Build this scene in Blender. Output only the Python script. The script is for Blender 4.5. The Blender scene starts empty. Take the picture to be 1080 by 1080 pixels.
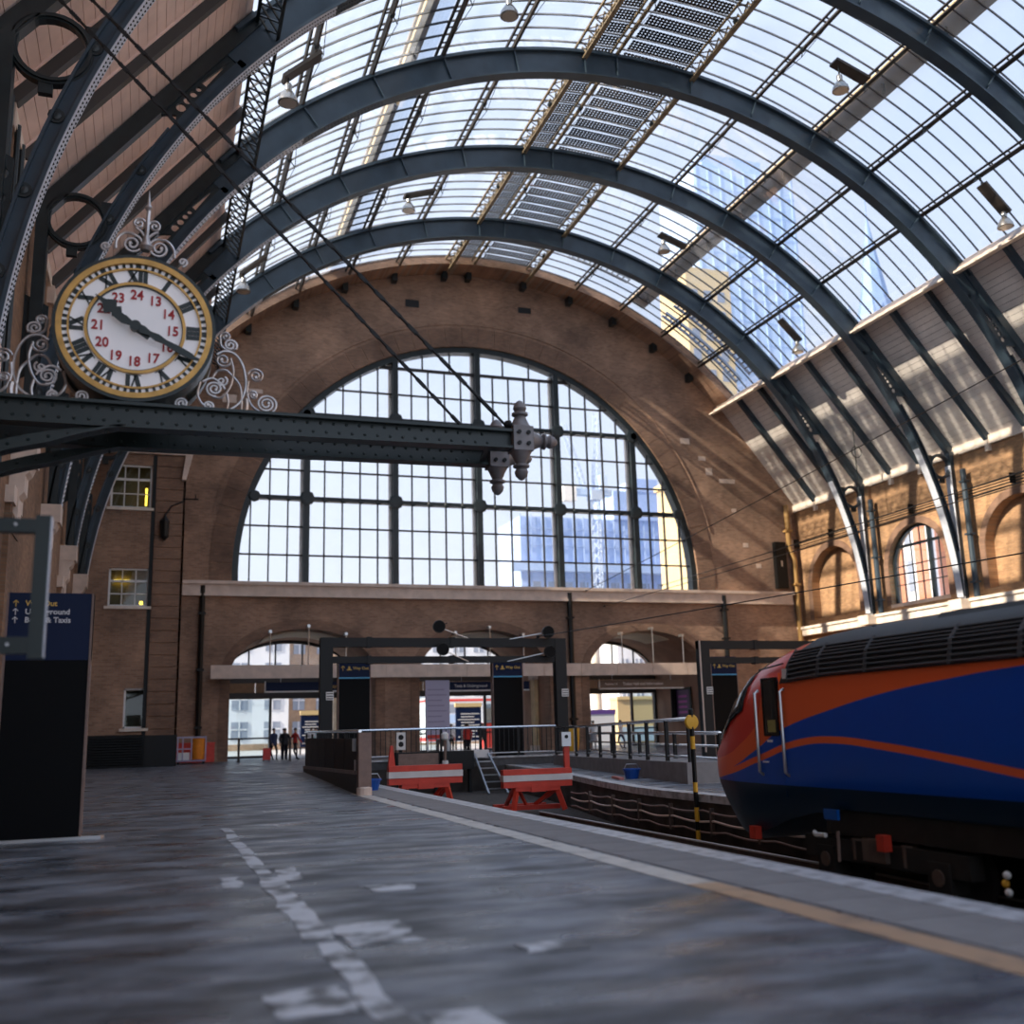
import bpy, math, random
from mathutils import Vector, Matrix
from mathutils.geometry import tessellate_polygon
random.seed(7)
SC = bpy.context.scene
COL = SC.collection
sin, cos, pi, rad = math.sin, math.cos, math.pi, math.radians

# ------------------------------------------------------------------ camera
CAM_H = 1.3
yaw, pitch, roll = 0.332, 0.2057, -0.0266
fw = Vector((sin(yaw)*cos(pitch), cos(yaw)*cos(pitch), sin(pitch)))
rt = Vector((cos(yaw), -sin(yaw), 0.0))
up = rt.cross(fw)
rt2 = rt*cos(roll) + up*sin(roll)
up2 = -rt*sin(roll) + up*cos(roll)
cd = bpy.data.cameras.new('camera')
cam = bpy.data.objects.new('camera', cd)
COL.objects.link(cam)
cam.matrix_world = Matrix(((rt2.x, up2.x, -fw.x, 0), (rt2.y, up2.y, -fw.y, 0), (rt2.z, up2.z, -fw.z, CAM_H), (0, 0, 0, 1)))
cd.sensor_width = 36.0
cd.sensor_fit = 'HORIZONTAL'
cd.lens = 1101.41/1080*36.0
cd.clip_start, cd.clip_end = 0.05, 2000
cd.dof.use_dof = True
cd.dof.focus_distance = 22.0
cd.dof.aperture_fstop = 0.75
SC.camera = cam

# ------------------------------------------------------------------ sky
world = bpy.data.worlds.new('world')
SC.world = world
world.use_nodes = True
wn, wl = world.node_tree.nodes, world.node_tree.links
wn.clear()
wo = wn.new('ShaderNodeOutputWorld')
bg = wn.new('ShaderNodeBackground')
tc = wn.new('ShaderNodeTexCoord')
sz = wn.new('ShaderNodeSeparateXYZ')
nz = wn.new('ShaderNodeTexNoise')
nz.inputs['Scale'].default_value = 2.6
nz.inputs['Detail'].default_value = 5.0
ad = wn.new('ShaderNodeMath'); ad.operation = 'MULTIPLY_ADD'
ad.inputs[1].default_value = 0.55; ad.inputs[2].default_value = -0.16
sm = wn.new('ShaderNodeMath'); sm.operation = 'ADD'
rp = wn.new('ShaderNodeValToRGB')               # pale haze at the horizon, light blue higher up, thin cloud
rp.color_ramp.elements[0].position = 0.15
rp.color_ramp.elements[0].color = (0.83, 0.885, 1.0, 1)
rp.color_ramp.elements[1].position = 0.95
rp.color_ramp.elements[1].color = (0.50, 0.675, 1.0, 1)
wl.new(tc.outputs['Generated'], nz.inputs['Vector'])
wl.new(tc.outputs['Generated'], sz.inputs[0])
wl.new(nz.outputs['Fac'], ad.inputs[0])
wl.new(ad.outputs[0], sm.inputs[0]); wl.new(sz.outputs['Z'], sm.inputs[1])
wl.new(sm.outputs[0], rp.inputs['Fac'])
wl.new(rp.outputs['Color'], bg.inputs['Color'])
bg.inputs['Strength'].default_value = 0.87
wl.new(bg.outputs['Background'], wo.inputs['Surface'])

# ------------------------------------------------------------------ sun: from the left and a little ahead
sd = bpy.data.lights.new('sun', 'SUN')
sd.energy = 7.5
sd.angle = rad(0.6)
sd.color = (1.0, 0.86, 0.68)
sun = bpy.data.objects.new('sun', sd)
COL.objects.link(sun)
sun.rotation_euler = Vector((0.80, 0.12, -0.52)).to_track_quat('-Z', 'Y').to_euler()

# ------------------------------------------------------------------ exposure
SC.view_settings.view_transform = 'Standard'
SC.view_settings.look = 'None'
SC.view_settings.gamma = 1.0
SC.view_settings.use_curve_mapping = False
SC.view_settings.exposure = 0.42
SC.cycles.max_bounces = 8
SC.cycles.diffuse_bounces = 5
SC.cycles.glossy_bounces = 3
SC.cycles.transparent_max_bounces = 16
SC.cycles.caustics_reflective = False
SC.cycles.caustics_refractive = False
SC.cycles.sample_clamp_indirect = 6.0

# ------------------------------------------------------------------ main dimensions (metres)
YG = 60.93            # inner face of the gable wall
XR, ZR = 18.96, 6.68  # centre of the roof arch
RI = 22.235           # inner radius of the ribs
EL = 1.0146
XL, XW = -3.75, 41.8  # faces of the side walls
RIBS = [21.6, 29.5, 37.4, 45.4, 53.24]
def arc(th, R):
    return (XR + R*sin(th), ZR + R*EL*cos(th))

# ------------------------------------------------------------------ helpers
class MB:
    def __init__(s):
        s.v = []; s.f = []; s.m = []
        s.cur = 0
    def add(s, vs, fs):
        o = len(s.v)
        s.v += [tuple(v) for v in vs]
        for f in fs:
            s.f.append(tuple(i+o for i in f)); s.m.append(s.cur)
        return s
    def box(s, x0, x1, y0, y1, z0, z1):
        return s.add([(x0,y0,z0),(x1,y0,z0),(x1,y1,z0),(x0,y1,z0),(x0,y0,z1),(x1,y0,z1),(x1,y1,z1),(x0,y1,z1)],
            [(0,3,2,1),(4,5,6,7),(0,1,5,4),(1,2,6,5),(2,3,7,6),(3,0,4,7)])
    def cbox(s, c, d):
        return s.box(c[0]-d[0]/2, c[0]+d[0]/2, c[1]-d[1]/2, c[1]+d[1]/2, c[2]-d[2]/2, c[2]+d[2]/2)
    def beam(s, p0, p1, w, h, upv=(0,0,1)):
        p0, p1 = Vector(p0), Vector(p1)
        t = (p1-p0).normalized(); u = Vector(upv)
        if abs(t.dot(u)) > 0.99: u = Vector((0,1,0)) if abs(t.y) < 0.9 else Vector((1,0,0))
        a = t.cross(u).normalized(); b = a.cross(t).normalized()
        vs = []
        for p in (p0, p1):
            for i, j in ((-1,-1),(1,-1),(1,1),(-1,1)):
                vs.append(p + a*(i*w/2) + b*(j*h/2))
        return s.add(vs, [(0,1,2,3),(7,6,5,4),(0,4,5,1),(1,5,6,2),(2,6,7,3),(3,7,4,0)])
    def tube(s, pts, r, n=8, closed=False):
        pts = [Vector(p) for p in pts]; m = len(pts)
        rs = r if isinstance(r, (list, tuple)) else [r]*m
        vs = []; prev = None
        for i, p in enumerate(pts):
            if closed: t = pts[(i+1) % m] - pts[i-1]
            else: t = pts[min(i+1, m-1)] - pts[max(i-1, 0)]
            t.normalize()
            if prev is None:
                a = Vector((0,0,1)) if abs(t.z) < 0.9 else Vector((0,1,0))
                a = (a - t*a.dot(t)).normalized()
            else:
                a = prev - t*prev.dot(t)
                if a.length < 1e-6: a = t.orthogonal()
                a.normalize()
            prev = a; b = t.cross(a)
            for k in range(n):
                g = 2*pi*k/n
                vs.append(p + a*(cos(g)*rs[i]) + b*(sin(g)*rs[i]))
        fs = []
        for i in range(m if closed else m-1):
            j = (i+1) % m
            for k in range(n):
                l = (k+1) % n
                fs.append((i*n+k, i*n+l, j*n+l, j*n+k))
        if not closed:
            fs.append(tuple(range(n-1, -1, -1))); fs.append(tuple((m-1)*n+k for k in range(n)))
        return s.add(vs, fs)
    def lathe(s, prof, c=(0,0,0), axis='Z', n=16):
        vs = []; m = len(prof)
        for r, h in prof:
            for k in range(n):
                g = 2*pi*k/n; a, b = cos(g)*r, sin(g)*r
                if axis == 'Z': v = (a, b, h)
                elif axis == 'Y': v = (a, h, b)
                else: v = (h, a, b)
                vs.append((c[0]+v[0], c[1]+v[1], c[2]+v[2]))
        fs = []
        for i in range(m-1):
            for k in range(n):
                l = (k+1) % n
                fs.append((i*n+k, i*n+l, (i+1)*n+l, (i+1)*n+k))
        fs.append(tuple(range(n-1, -1, -1))); fs.append(tuple((m-1)*n+k for k in range(n)))
        return s.add(vs, fs)
    def prism(s, poly, axis, a, b):
        return s.plate(poly, [], axis, a, b)
    def plate(s, outer, holes, axis, a, b):
        """a flat plate with holes; 2-D points are (x,z) for axis Y, (y,z) for X, (x,y) for Z"""
        loops = [outer] + list(holes)
        flat = [q for l in loops for q in l]
        tris = tessellate_polygon([[Vector((q[0], q[1], 0)) for q in l] for l in loops])
        def P(q, d):
            if axis == 'Y': return (q[0], d, q[1])
            if axis == 'X': return (d, q[0], q[1])
            return (q[0], q[1], d)
        n = len(flat)
        vs = [P(q, a) for q in flat] + [P(q, b) for q in flat]
        fs = [tuple(t) for t in tris] + [tuple(i+n for i in reversed(t)) for t in tris]
        o = 0
        for l in loops:
            m = len(l)
            for i in range(m):
                j = (i+1) % m
                fs.append((o+i, o+j, n+o+j, n+o+i))
            o += m
        return s.add(vs, fs)
    def arcbar(s, R0, R1, t0, t1, y0, y1, n=48):
        """bar of rectangular section bent along the roof arch (angles in degrees from the crown)"""
        vs = []
        for i in range(n+1):
            th = rad(t0 + (t1-t0)*i/n)
            for R, y in ((R0,y0),(R0,y1),(R1,y1),(R1,y0)):
                x, z = arc(th, R); vs.append((x, y, z))
        fs = [(0,1,2,3), (n*4+3, n*4+2, n*4+1, n*4)]
        for i in range(n):
            for k in range(4):
                l = (k+1) % 4
                fs.append((i*4+k, (i+1)*4+k, (i+1)*4+l, i*4+l))
        return s.add(vs, fs)
    def sphere(s, c, r, n=10, m=6, sc=(1,1,1)):
        prof = []
        vs = [(c[0], c[1], c[2]-r*sc[2])]
        for i in range(1, m):
            a = -pi/2 + pi*i/m
            for k in range(n):
                g = 2*pi*k/n
                vs.append((c[0]+r*cos(a)*cos(g)*sc[0], c[1]+r*cos(a)*sin(g)*sc[1], c[2]+r*sin(a)*sc[2]))
        vs.append((c[0], c[1], c[2]+r*sc[2]))
        fs = []
        for k in range(n):
            fs.append((0, 1+(k+1) % n, 1+k))
            fs.append((len(vs)-1, 1+(m-2)*n+k, 1+(m-2)*n+(k+1) % n))
        for i in range(m-2):
            for k in range(n):
                l = (k+1) % n
                fs.append((1+i*n+k, 1+i*n+l, 1+(i+1)*n+l, 1+(i+1)*n+k))
        return s.add(vs, fs)
    def mesh(s, name, mats):
        me = bpy.data.meshes.new(name)
        me.from_pydata(s.v, [], s.f)
        for m in (mats if isinstance(mats, (list, tuple)) else [mats]): me.materials.append(m)
        if any(s.m): me.polygons.foreach_set('material_index', s.m)
        me.update()
        return me
    def build(s, name, mats, parent=None, smooth=False, fix=True):
        me = s.mesh(name, mats)
        if fix:
            import bmesh
            bm = bmesh.new(); bm.from_mesh(me)
            bmesh.ops.recalc_face_normals(bm, faces=bm.faces)
            bm.to_mesh(me); bm.free()
        if smooth:
            me.polygons.foreach_set('use_smooth', [True]*len(me.polygons))
            me.set_sharp_from_angle(angle=rad(40))
        return link(name, me, parent)
def link(name, data, parent=None, loc=None):
    o = bpy.data.objects.new(name, data)
    COL.objects.link(o)
    if parent: o.parent = parent
    if loc: o.location = loc
    return o
def tag(o, label=None, cat=None, group=None, kind=None):
    if label: o['label'] = label
    if cat: o['category'] = cat
    if group: o['group'] = group
    if kind: o['kind'] = kind
    return o
def thing(name, label, cat, loc=(0,0,0), rz=0.0, group=None):
    o = link(name, None); o.location = loc; o.rotation_euler = (0, 0, rz)
    o.empty_display_size = 0.2
    return tag(o, label, cat, group)
def struct(o): return tag(o, kind='structure')
def copy_tree(o, parent=None):
    c = o.copy(); COL.objects.link(c); c.parent = parent
    for ch in [x for x in bpy.data.objects if x.parent == o]: copy_tree(ch, c)
    return c
def text(body, size, mat, parent, loc, rot=(pi/2,0,0), align='LEFT', ext=0.004, name='lettering', bold=0.0, sx=1.0):
    cu = bpy.data.curves.new(name, 'FONT'); cu.body = body; cu.size = size
    cu.align_x = align; cu.align_y = 'CENTER'; cu.extrude = ext; cu.offset = bold; cu.resolution_u = 3
    o = bpy.data.objects.new(name, cu); COL.objects.link(o)
    dg = bpy.context.evaluated_depsgraph_get(); dg.update()
    me = bpy.data.meshes.new_from_object(o.evaluated_get(dg)); me.materials.clear(); me.materials.append(mat)
    bpy.data.objects.remove(o)
    n = link(name, me, parent); n.location = loc; n.rotation_euler = rot; n.scale = (sx, 1, 1)
    return n
def arch_pts(cx, w, z0, zs, rise, n=18):
    """outline of an arched opening: half width w, jambs from z0 to springing zs, elliptic rise"""
    q = [(cx-w, z0)]
    for i in range(n+1):
        a = pi - pi*i/n
        q.append((cx + w*cos(a), zs + rise*sin(a)))
    q.append((cx+w, z0))
    return q

# ------------------------------------------------------------------ materials
def nt(name):
    m = bpy.data.materials.new(name); m.use_nodes = True
    n = m.node_tree.nodes; l = m.node_tree.links
    return m, n, l, n['Principled BSDF']
def mat(name, col, rough=0.6, metal=0.0, var=0.0, scale=6.0, bump=0.0, spec=0.5, emit=None, es=1.0, coat=0.0):
    m, n, l, b = nt(name)
    b.inputs['Base Color'].default_value = (*col, 1)
    b.inputs['Roughness'].default_value = rough
    b.inputs['Metallic'].default_value = metal
    b.inputs['Specular IOR Level'].default_value = spec
    b.inputs['Coat Weight'].default_value = coat
    if emit:
        b.inputs['Emission Color'].default_value = (*emit, 1); b.inputs['Emission Strength'].default_value = es
    if var or bump:
        t = n.new('ShaderNodeTexCoord'); z = n.new('ShaderNodeTexNoise')
        z.inputs['Scale'].default_value = scale; z.inputs['Detail'].default_value = 4
        l.new(t.outputs['Object'], z.inputs['Vector'])
        if var:
            r = n.new('ShaderNodeValToRGB')
            r.color_ramp.elements[0].position = 0.3; r.color_ramp.elements[1].position = 0.7
            r.color_ramp.elements[0].color = (*[c*(1-var) for c in col], 1)
            r.color_ramp.elements[1].color = (*[min(1, c*(1+var)) for c in col], 1)
            l.new(z.outputs['Fac'], r.inputs['Fac']); l.new(r.outputs['Color'], b.inputs['Base Color'])
        if bump:
            u = n.new('ShaderNodeBump'); u.inputs['Strength'].default_value = bump; u.inputs['Distance'].default_value = 0.02
            l.new(z.outputs['Fac'], u.inputs['Height']); l.new(u.outputs['Normal'], b.inputs['Normal'])
    return m
def brick(name, c1, c2, mortar, axes='XZ', w=0.30, h=0.10, stain=0.55):
    m, n, l, b = nt(name)
    t = n.new('ShaderNodeTexCoord'); sx = n.new('ShaderNodeSeparateXYZ'); cx = n.new('ShaderNodeCombineXYZ')
    l.new(t.outputs['Object'], sx.inputs[0])
    l.new(sx.outputs[axes[0]], cx.inputs['X']); l.new(sx.outputs[axes[1]], cx.inputs['Y'])
    k = n.new('ShaderNodeTexBrick')
    k.inputs['Scale'].default_value = 1.0
    k.inputs['Brick Width'].default_value = w; k.inputs['Row Height'].default_value = h
    k.inputs['Mortar Size'].default_value = 0.010; k.inputs['Bias'].default_value = -0.1
    k.inputs['Color1'].default_value = (*c1, 1); k.inputs['Color2'].default_value = (*c2, 1)
    k.inputs['Mortar'].default_value = (*mortar, 1)
    l.new(cx.outputs[0], k.inputs['Vector'])
    z = n.new('ShaderNodeTexNoise'); z.inputs['Scale'].default_value = 0.35; z.inputs['Detail'].default_value = 8; z.inputs['Roughness'].default_value = 0.65
    l.new(t.outputs['Object'], z.inputs['Vector'])
    r = n.new('ShaderNodeValToRGB')
    r.color_ramp.elements[0].position = 0.32; r.color_ramp.elements[0].color = (stain, stain*0.97, stain*0.95, 1)
    r.color_ramp.elements[1].position = 0.68; r.color_ramp.elements[1].color = (1.25, 1.2, 1.12, 1)
    l.new(z.outputs['Fac'], r.inputs['Fac'])
    x = n.new('ShaderNodeMix'); x.data_type = 'RGBA'; x.blend_type = 'MULTIPLY'; x.inputs['Factor'].default_value = 1.0
    l.new(k.outputs['Color'], x.inputs['A']); l.new(r.outputs['Color'], x.inputs['B'])
    l.new(x.outputs['Result'], b.inputs['Base Color'])
    u = n.new('ShaderNodeBump'); u.inputs['Strength'].default_value = 0.5; u.inputs['Distance'].default_value = 0.012; u.invert = True
    l.new(k.outputs['Fac'], u.inputs['Height']); l.new(u.outputs['Normal'], b.inputs['Normal'])
    b.inputs['Roughness'].default_value = 0.9
    return m
def glass(name, tint=(1,1,1), refl=0.06, rough=0.02, haze=0.0, hazec=(0.8,0.86,0.95)):
    m, n, l, b = nt(name)
    n.remove(b)
    o = n['Material Output']
    tr = n.new('ShaderNodeBsdfTransparent'); tr.inputs['Color'].default_value = (*tint, 1)
    gl = n.new('ShaderNodeBsdfGlossy'); gl.inputs['Roughness'].default_value = rough
    lw = n.new('ShaderNodeLayerWeight'); lw.inputs['Blend'].default_value = 0.25
    mm = n.new('ShaderNodeMath'); mm.operation = 'MULTIPLY_ADD'; mm.inputs[1].default_value = refl*3; mm.inputs[2].default_value = refl*0.5
    l.new(lw.outputs['Fresnel'], mm.inputs[0])
    x = n.new('ShaderNodeMixShader')
    l.new(mm.outputs[0], x.inputs[0]); l.new(tr.outputs[0], x.inputs[1]); l.new(gl.outputs[0], x.inputs[2])
    last = x
    if haze:
        df = n.new('ShaderNodeBsdfTranslucent'); df.inputs['Color'].default_value = (*hazec, 1)
        t = n.new('ShaderNodeTexCoord'); z = n.new('ShaderNodeTexNoise'); z.inputs['Scale'].default_value = 1.1; z.inputs['Detail'].default_value = 6
        l.new(t.outputs['Object'], z.inputs['Vector'])
        h2 = n.new('ShaderNodeMath'); h2.operation = 'MULTIPLY'; h2.inputs[1].default_value = haze
        l.new(z.outputs['Fac'], h2.inputs[0])
        y = n.new('ShaderNodeMixShader')
        l.new(h2.outputs[0], y.inputs[0]); l.new(x.outputs[0], y.inputs[1]); l.new(df.outputs[0], y.inputs[2]); last = y
    l.new(last.outputs[0], o.inputs['Surface'])
    return m
M = {}
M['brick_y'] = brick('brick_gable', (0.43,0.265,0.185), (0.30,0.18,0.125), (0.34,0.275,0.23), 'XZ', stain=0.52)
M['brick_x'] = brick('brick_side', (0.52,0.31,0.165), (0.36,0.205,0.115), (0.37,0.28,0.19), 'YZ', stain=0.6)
M['brick_l_shade'] = brick('brick_left_shaded', (0.34,0.20,0.125), (0.24,0.14,0.09), (0.25,0.19,0.14), 'YZ', stain=0.5)  # side-wall brick in a darker copy, shade of the left side painted in
M['brick_quoin'] = brick('brick_quoin', (0.32,0.19,0.132), (0.23,0.137,0.097), (0.21,0.17,0.14), 'XZ')
M['brick_out'] = brick('brick_street', (0.45,0.30,0.20), (0.38,0.24,0.16), (0.4,0.35,0.3), 'XZ')
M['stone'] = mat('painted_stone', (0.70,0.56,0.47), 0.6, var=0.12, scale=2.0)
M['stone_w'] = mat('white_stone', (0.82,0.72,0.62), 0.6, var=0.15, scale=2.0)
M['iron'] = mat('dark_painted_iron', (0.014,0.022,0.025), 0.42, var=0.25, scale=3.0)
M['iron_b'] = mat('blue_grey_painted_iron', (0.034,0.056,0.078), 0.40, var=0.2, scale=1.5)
M['flange'] = mat('flange_sky_glare', (0.62,0.66,0.74), 0.35, var=0.1, scale=4.0)  # sky glare on iron flanges, painted in as a pale tone
M['rivet'] = mat('rivet_paint', (0.02,0.028,0.034), 0.5)
M['bar'] = mat('glazing_bar_paint', (0.035,0.03,0.03), 0.5)
M['purlin'] = mat('purlin_paint', (0.045,0.037,0.03), 0.5, var=0.3, scale=3.0)
M['lattice'] = mat('ochre_lattice_paint', (0.24,0.19,0.12), 0.5, var=0.3, scale=5.0)
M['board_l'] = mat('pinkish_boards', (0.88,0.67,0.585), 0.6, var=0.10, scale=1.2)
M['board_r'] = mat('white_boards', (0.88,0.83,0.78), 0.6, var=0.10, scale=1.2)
M['rafter'] = mat('rafter_paint', (0.055,0.055,0.055), 0.5)
M['glass'] = glass('roof_glass', (0.99,0.995,1.0), 0.04, haze=0.14)
M['wglass'] = glass('window_glass', (0.99,0.995,1.0), 0.04, haze=0.06)
M['dglass'] = glass('door_glass', (0.86,0.93,0.95), 0.08)
M['pv'] = mat('solar_cells', (0.012,0.014,0.022), 0.3)
M['steel'] = mat('steel', (0.55,0.56,0.58), 0.3, 0.9)
M['chrome'] = mat('polished_steel', (0.75,0.77,0.8), 0.15, 1.0)
M['black'] = mat('black_paint', (0.006,0.0065,0.007), 0.4, spec=0.3)
M['dark'] = mat('dark_grey_paint', (0.018,0.020,0.022), 0.5, spec=0.25)
M['white'] = mat('white_paint', (0.8,0.8,0.79), 0.5)
M['red'] = mat('red_paint', (0.62,0.05,0.03), 0.45, var=0.15)
M['yellow'] = mat('yellow_paint', (0.75,0.40,0.03), 0.5)
M['navy'] = mat('navy_sign_face', (0.006,0.016,0.058), 0.45, spec=0.2)
M['signblack'] = mat('black_sign_glass', (0.0035,0.004,0.005), 0.5, spec=0.12)
M['cyan'] = mat('cyan_sign_line', (0.10,0.42,0.70), 0.4)
M['ylet'] = mat('yellow_lettering', (0.80,0.52,0.12), 0.5)
M['wlet'] = mat('white_lettering', (0.78,0.78,0.8), 0.5)
M['pipe'] = mat('ochre_pipe', (0.42,0.25,0.09), 0.5)
M['wood'] = mat('brown_post', (0.25,0.17,0.14), 0.6, var=0.15)
# ================================================================== floor
def asphalt():
    m, n, l, b = nt('worn_damp_asphalt')
    t = n.new('ShaderNodeTexCoord')
    mp = n.new('ShaderNodeMapping'); mp.inputs['Scale'].default_value = (0.45, 1.0, 1.0)
    l.new(t.outputs['Object'], mp.inputs['Vector'])
    z = n.new('ShaderNodeTexNoise'); z.inputs['Scale'].default_value = 2.0; z.inputs['Detail'].default_value = 7; z.inputs['Roughness'].default_value = 0.62
    l.new(mp.outputs[0], z.inputs['Vector'])
    r = n.new('ShaderNodeValToRGB')
    r.color_ramp.elements[0].position = 0.42; r.color_ramp.elements[0].color = (0.055,0.059,0.067,1)
    r.color_ramp.elements[1].position = 0.66; r.color_ramp.elements[1].color = (0.235,0.255,0.295,1)
    l.new(z.outputs['Fac'], r.inputs['Fac']); l.new(r.outputs['Color'], b.inputs['Base Color'])
    q = n.new('ShaderNodeValToRGB')
    q.color_ramp.elements[0].position = 0.40; q.color_ramp.elements[0].color = (0.55,0.55,0.55,1)
    q.color_ramp.elements[1].position = 0.66; q.color_ramp.elements[1].color = (0.16,0.16,0.16,1)
    z2 = n.new('ShaderNodeTexNoise'); z2.inputs['Scale'].default_value = 1.7; z2.inputs['Detail'].default_value = 5
    l.new(mp.outputs[0], z2.inputs['Vector'])
    l.new(z2.outputs['Fac'], q.inputs['Fac']); l.new(q.outputs['Color'], b.inputs['Roughness'])
    z3 = n.new('ShaderNodeTexNoise'); z3.inputs['Scale'].default_value = 60; z3.inputs['Detail'].default_value = 3
    l.new(t.outputs['Object'], z3.inputs['Vector'])
    u = n.new('ShaderNodeBump'); u.inputs['Strength'].default_value = 0.25; u.inputs['Distance'].default_value = 0.01
    l.new(z3.outputs['Fac'], u.inputs['Height']); l.new(u.outputs['Normal'], b.inputs['Normal'])
    b.inputs['Specular IOR Level'].default_value = 0.6
    return m
def worn(name, col, under=(0.07,0.072,0.078), lo=0.42, hi=0.55, scale=3.0):
    m, n, l, b = nt(name)
    t = n.new('ShaderNodeTexCoord'); z = n.new('ShaderNodeTexNoise'); z.inputs['Scale'].default_value = scale; z.inputs['Detail'].default_value = 6
    l.new(t.outputs['Object'], z.inputs['Vector'])
    r = n.new('ShaderNodeValToRGB')
    r.color_ramp.elements[0].position = lo; r.color_ramp.elements[0].color = (*under, 1)
    r.color_ramp.elements[1].position = hi; r.color_ramp.elements[1].color = (*col, 1)
    l.new(z.outputs['Fac'], r.inputs['Fac']); l.new(r.outputs['Color'], b.inputs['Base Color'])
    b.inputs['Roughness'].default_value = 0.4
    return m
M['asphalt'] = asphalt()
M['wline'] = worn('worn_white_line', (0.62,0.64,0.68))
M['yline'] = worn('worn_yellow_line', (0.52,0.33,0.19), (0.30,0.20,0.13), 0.3, 0.5)
M['cream'] = worn('worn_line_sky_sheen', (0.62,0.58,0.52), (0.35,0.32,0.29), 0.3, 0.5)  # far stretch of the yellow line, sky reflection painted in as cream
M['coping'] = mat('coping_concrete', (0.24,0.225,0.22), 0.7, var=0.15, scale=3, bump=0.2)
M['edge'] = worn('white_platform_edge', (0.58,0.58,0.59), (0.3,0.3,0.3), 0.35, 0.55, 5)
M['pitwall'] = mat('sooty_brick_wall', (0.055,0.045,0.04), 0.9, var=0.5, scale=1.5, bump=0.4)
M['ballast'] = mat('track_ballast', (0.075,0.065,0.058), 0.95, var=0.5, scale=9, bump=0.8)
M['paving'] = mat('street_paving', (0.42,0.41,0.40), 0.6, var=0.1, scale=0.6)

EX = 5.63             # near platform edge
FE = [(10.0,-14),(10.0,20),(10.12,21.6),(10.6,24.5),(11.3,28.0),(12.2,33.0),(12.9,38.8)]   # far platform edge
mb = MB()
mb.prism([(XL-0.4,-14),(EX,-14),(EX,38.8)] + FE[::-1] + [(XW+0.4,-14),(XW+0.4,78),(XL-0.4,78)], 'Z', -0.9, 0.0)
floor = struct(mb.build('floor', M['asphalt']))
# coping slabs of the near platform, one object each
slab = MB().box(4.62, 5.32, 0.004, 0.892, -0.12, 0.006).mesh('coping_slab', M['coping'])
edge = MB().box(5.325, EX+0.03, 0.004, 0.892, -0.14, 0.010).mesh('edge_slab', M['edge'])
for k in range(46):
    y = -2 + k*0.9
    link('coping_slab', slab, floor, (0, y, 0))
    link('edge_slab', edge, floor, (0, y, 0))
# far platform edge
for (x0,y0),(x1,y1) in zip(FE[:-1], FE[1:]):
    m_ = 1 if y1-y0 < 6 else int((y1-y0)/2.0)
    for k in range(m_):
        a = (x0+(x1-x0)*k/m_, y0+(y1-y0)*k/m_); b = (x0+(x1-x0)*(k+1)/m_, y0+(y1-y0)*(k+1)/m_)
        if b[1] < 6: continue
        mb = MB().prism([(a[0]-0.04,a[1]+0.005),(a[0]+0.30,a[1]+0.005),(b[0]+0.30,b[1]-0.005),(b[0]-0.04,b[1]-0.005)], 'Z', -0.13, 0.012)
        mb.build('edge_slab', M['edge'], floor)
# painted lines
def ragged(x0, x1, y0, y1, name, m_, amp=0.03, step=0.35):
    n = max(2, int(abs(y1-y0)/step)); L = []; R = []
    for i in range(n+1):
        y = y0+(y1-y0)*i/n
        L.append((x0+random.uniform(-amp,amp), y)); R.append((x1+random.uniform(-amp,amp), y))
    return MB().prism(L + R[::-1], 'Z', 0.001, 0.005).build(name, m_, floor)
ragged(4.28, 4.56, -3, 8.2, 'painted_line', M['yline'], 0.008)
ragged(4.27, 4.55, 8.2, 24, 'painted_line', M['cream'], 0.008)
ragged(1.02, 1.16, 10.6, 16.4, 'painted_line', M['wline'], 0.02)
ragged(1.00, 1.20, 7.2, 10.5, 'painted_line', M['wline'], 0.03)
ragged(1.04, 1.20, 3.0, 7.1, 'painted_line', M['wline'], 0.025)
for x0, x1, y0, y1 in ((1.22,1.40,10.2,11.2),(1.25,1.72,6.9,7.7),(0.62,1.0,5.35,5.9),(1.24,1.55,4.7,5.15),(0.66,0.82,9.9,10.7),(0.60,0.98,4.25,4.55),(2.2,2.55,6.2,6.5),(1.8,2.2,9.1,9.5)):
    ragged(x0, x1, y0, y1, 'paint_patch', M['wline'], 0.04, 0.15)
mb = MB(); mb.box(EX-0.3, 13.2, -14, 39.2, -1.0, -0.9)
struct(mb.build('track_bed', M['ballast']))
# sooty faces of the track pit
mb = MB(); mb.box(EX-0.02, EX+0.0, -14, 38.8, -0.9, -0.14); mb.box(EX, 12.9, 38.76, 38.8, -0.9, -0.005)
for (x0,y0),(x1,y1) in zip(FE[:-1], FE[1:]):
    mb.prism([(x0-0.012,y0),(x0,y0),(x1,y1),(x1-0.012,y1)], 'Z', -0.9, -0.13)
o = mb.build('pit_wall', M['pitwall'], floor)
struct(MB().box(-90, 140, 78, 200, -0.9, -0.02).build('ground_street', M['paving']))

# ================================================================== gable wall
WC, WR = (XR, 10.55), 14.95
def circ(c, R, a0, a1, n):
    return [(c[0]+R*cos(rad(a0+(a1-a0)*i/n)), c[1]+R*sin(rad(a0+(a1-a0)*i/n))) for i in range(n+1)]
ZS = 9.97
a0 = math.degrees(math.asin((ZS-WC[1])/WR))
lun = circ(WC, WR, 180-a0, a0, 64)      # left end, over the top, right end
outer = [(XL-0.4,-0.9),(XW+0.4,-0.9),(XW+0.4,16.6)]
outer += [arc(rad(t), 24.6) for t in range(46, -47, -4)] + [(XL-0.4,16.6)]
ARX, AW, AZS, ARISE = [8.2, 19.07, 29.95], 4.12, 4.7, 2.62
holes = [lun] + [arch_pts(c, AW, 0.0, AZS, ARISE) for c in ARX]
wall_far = struct(MB().plate(outer, holes, 'Y', YG, YG+1.0).build('wall_far', M['brick_y']))
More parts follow.
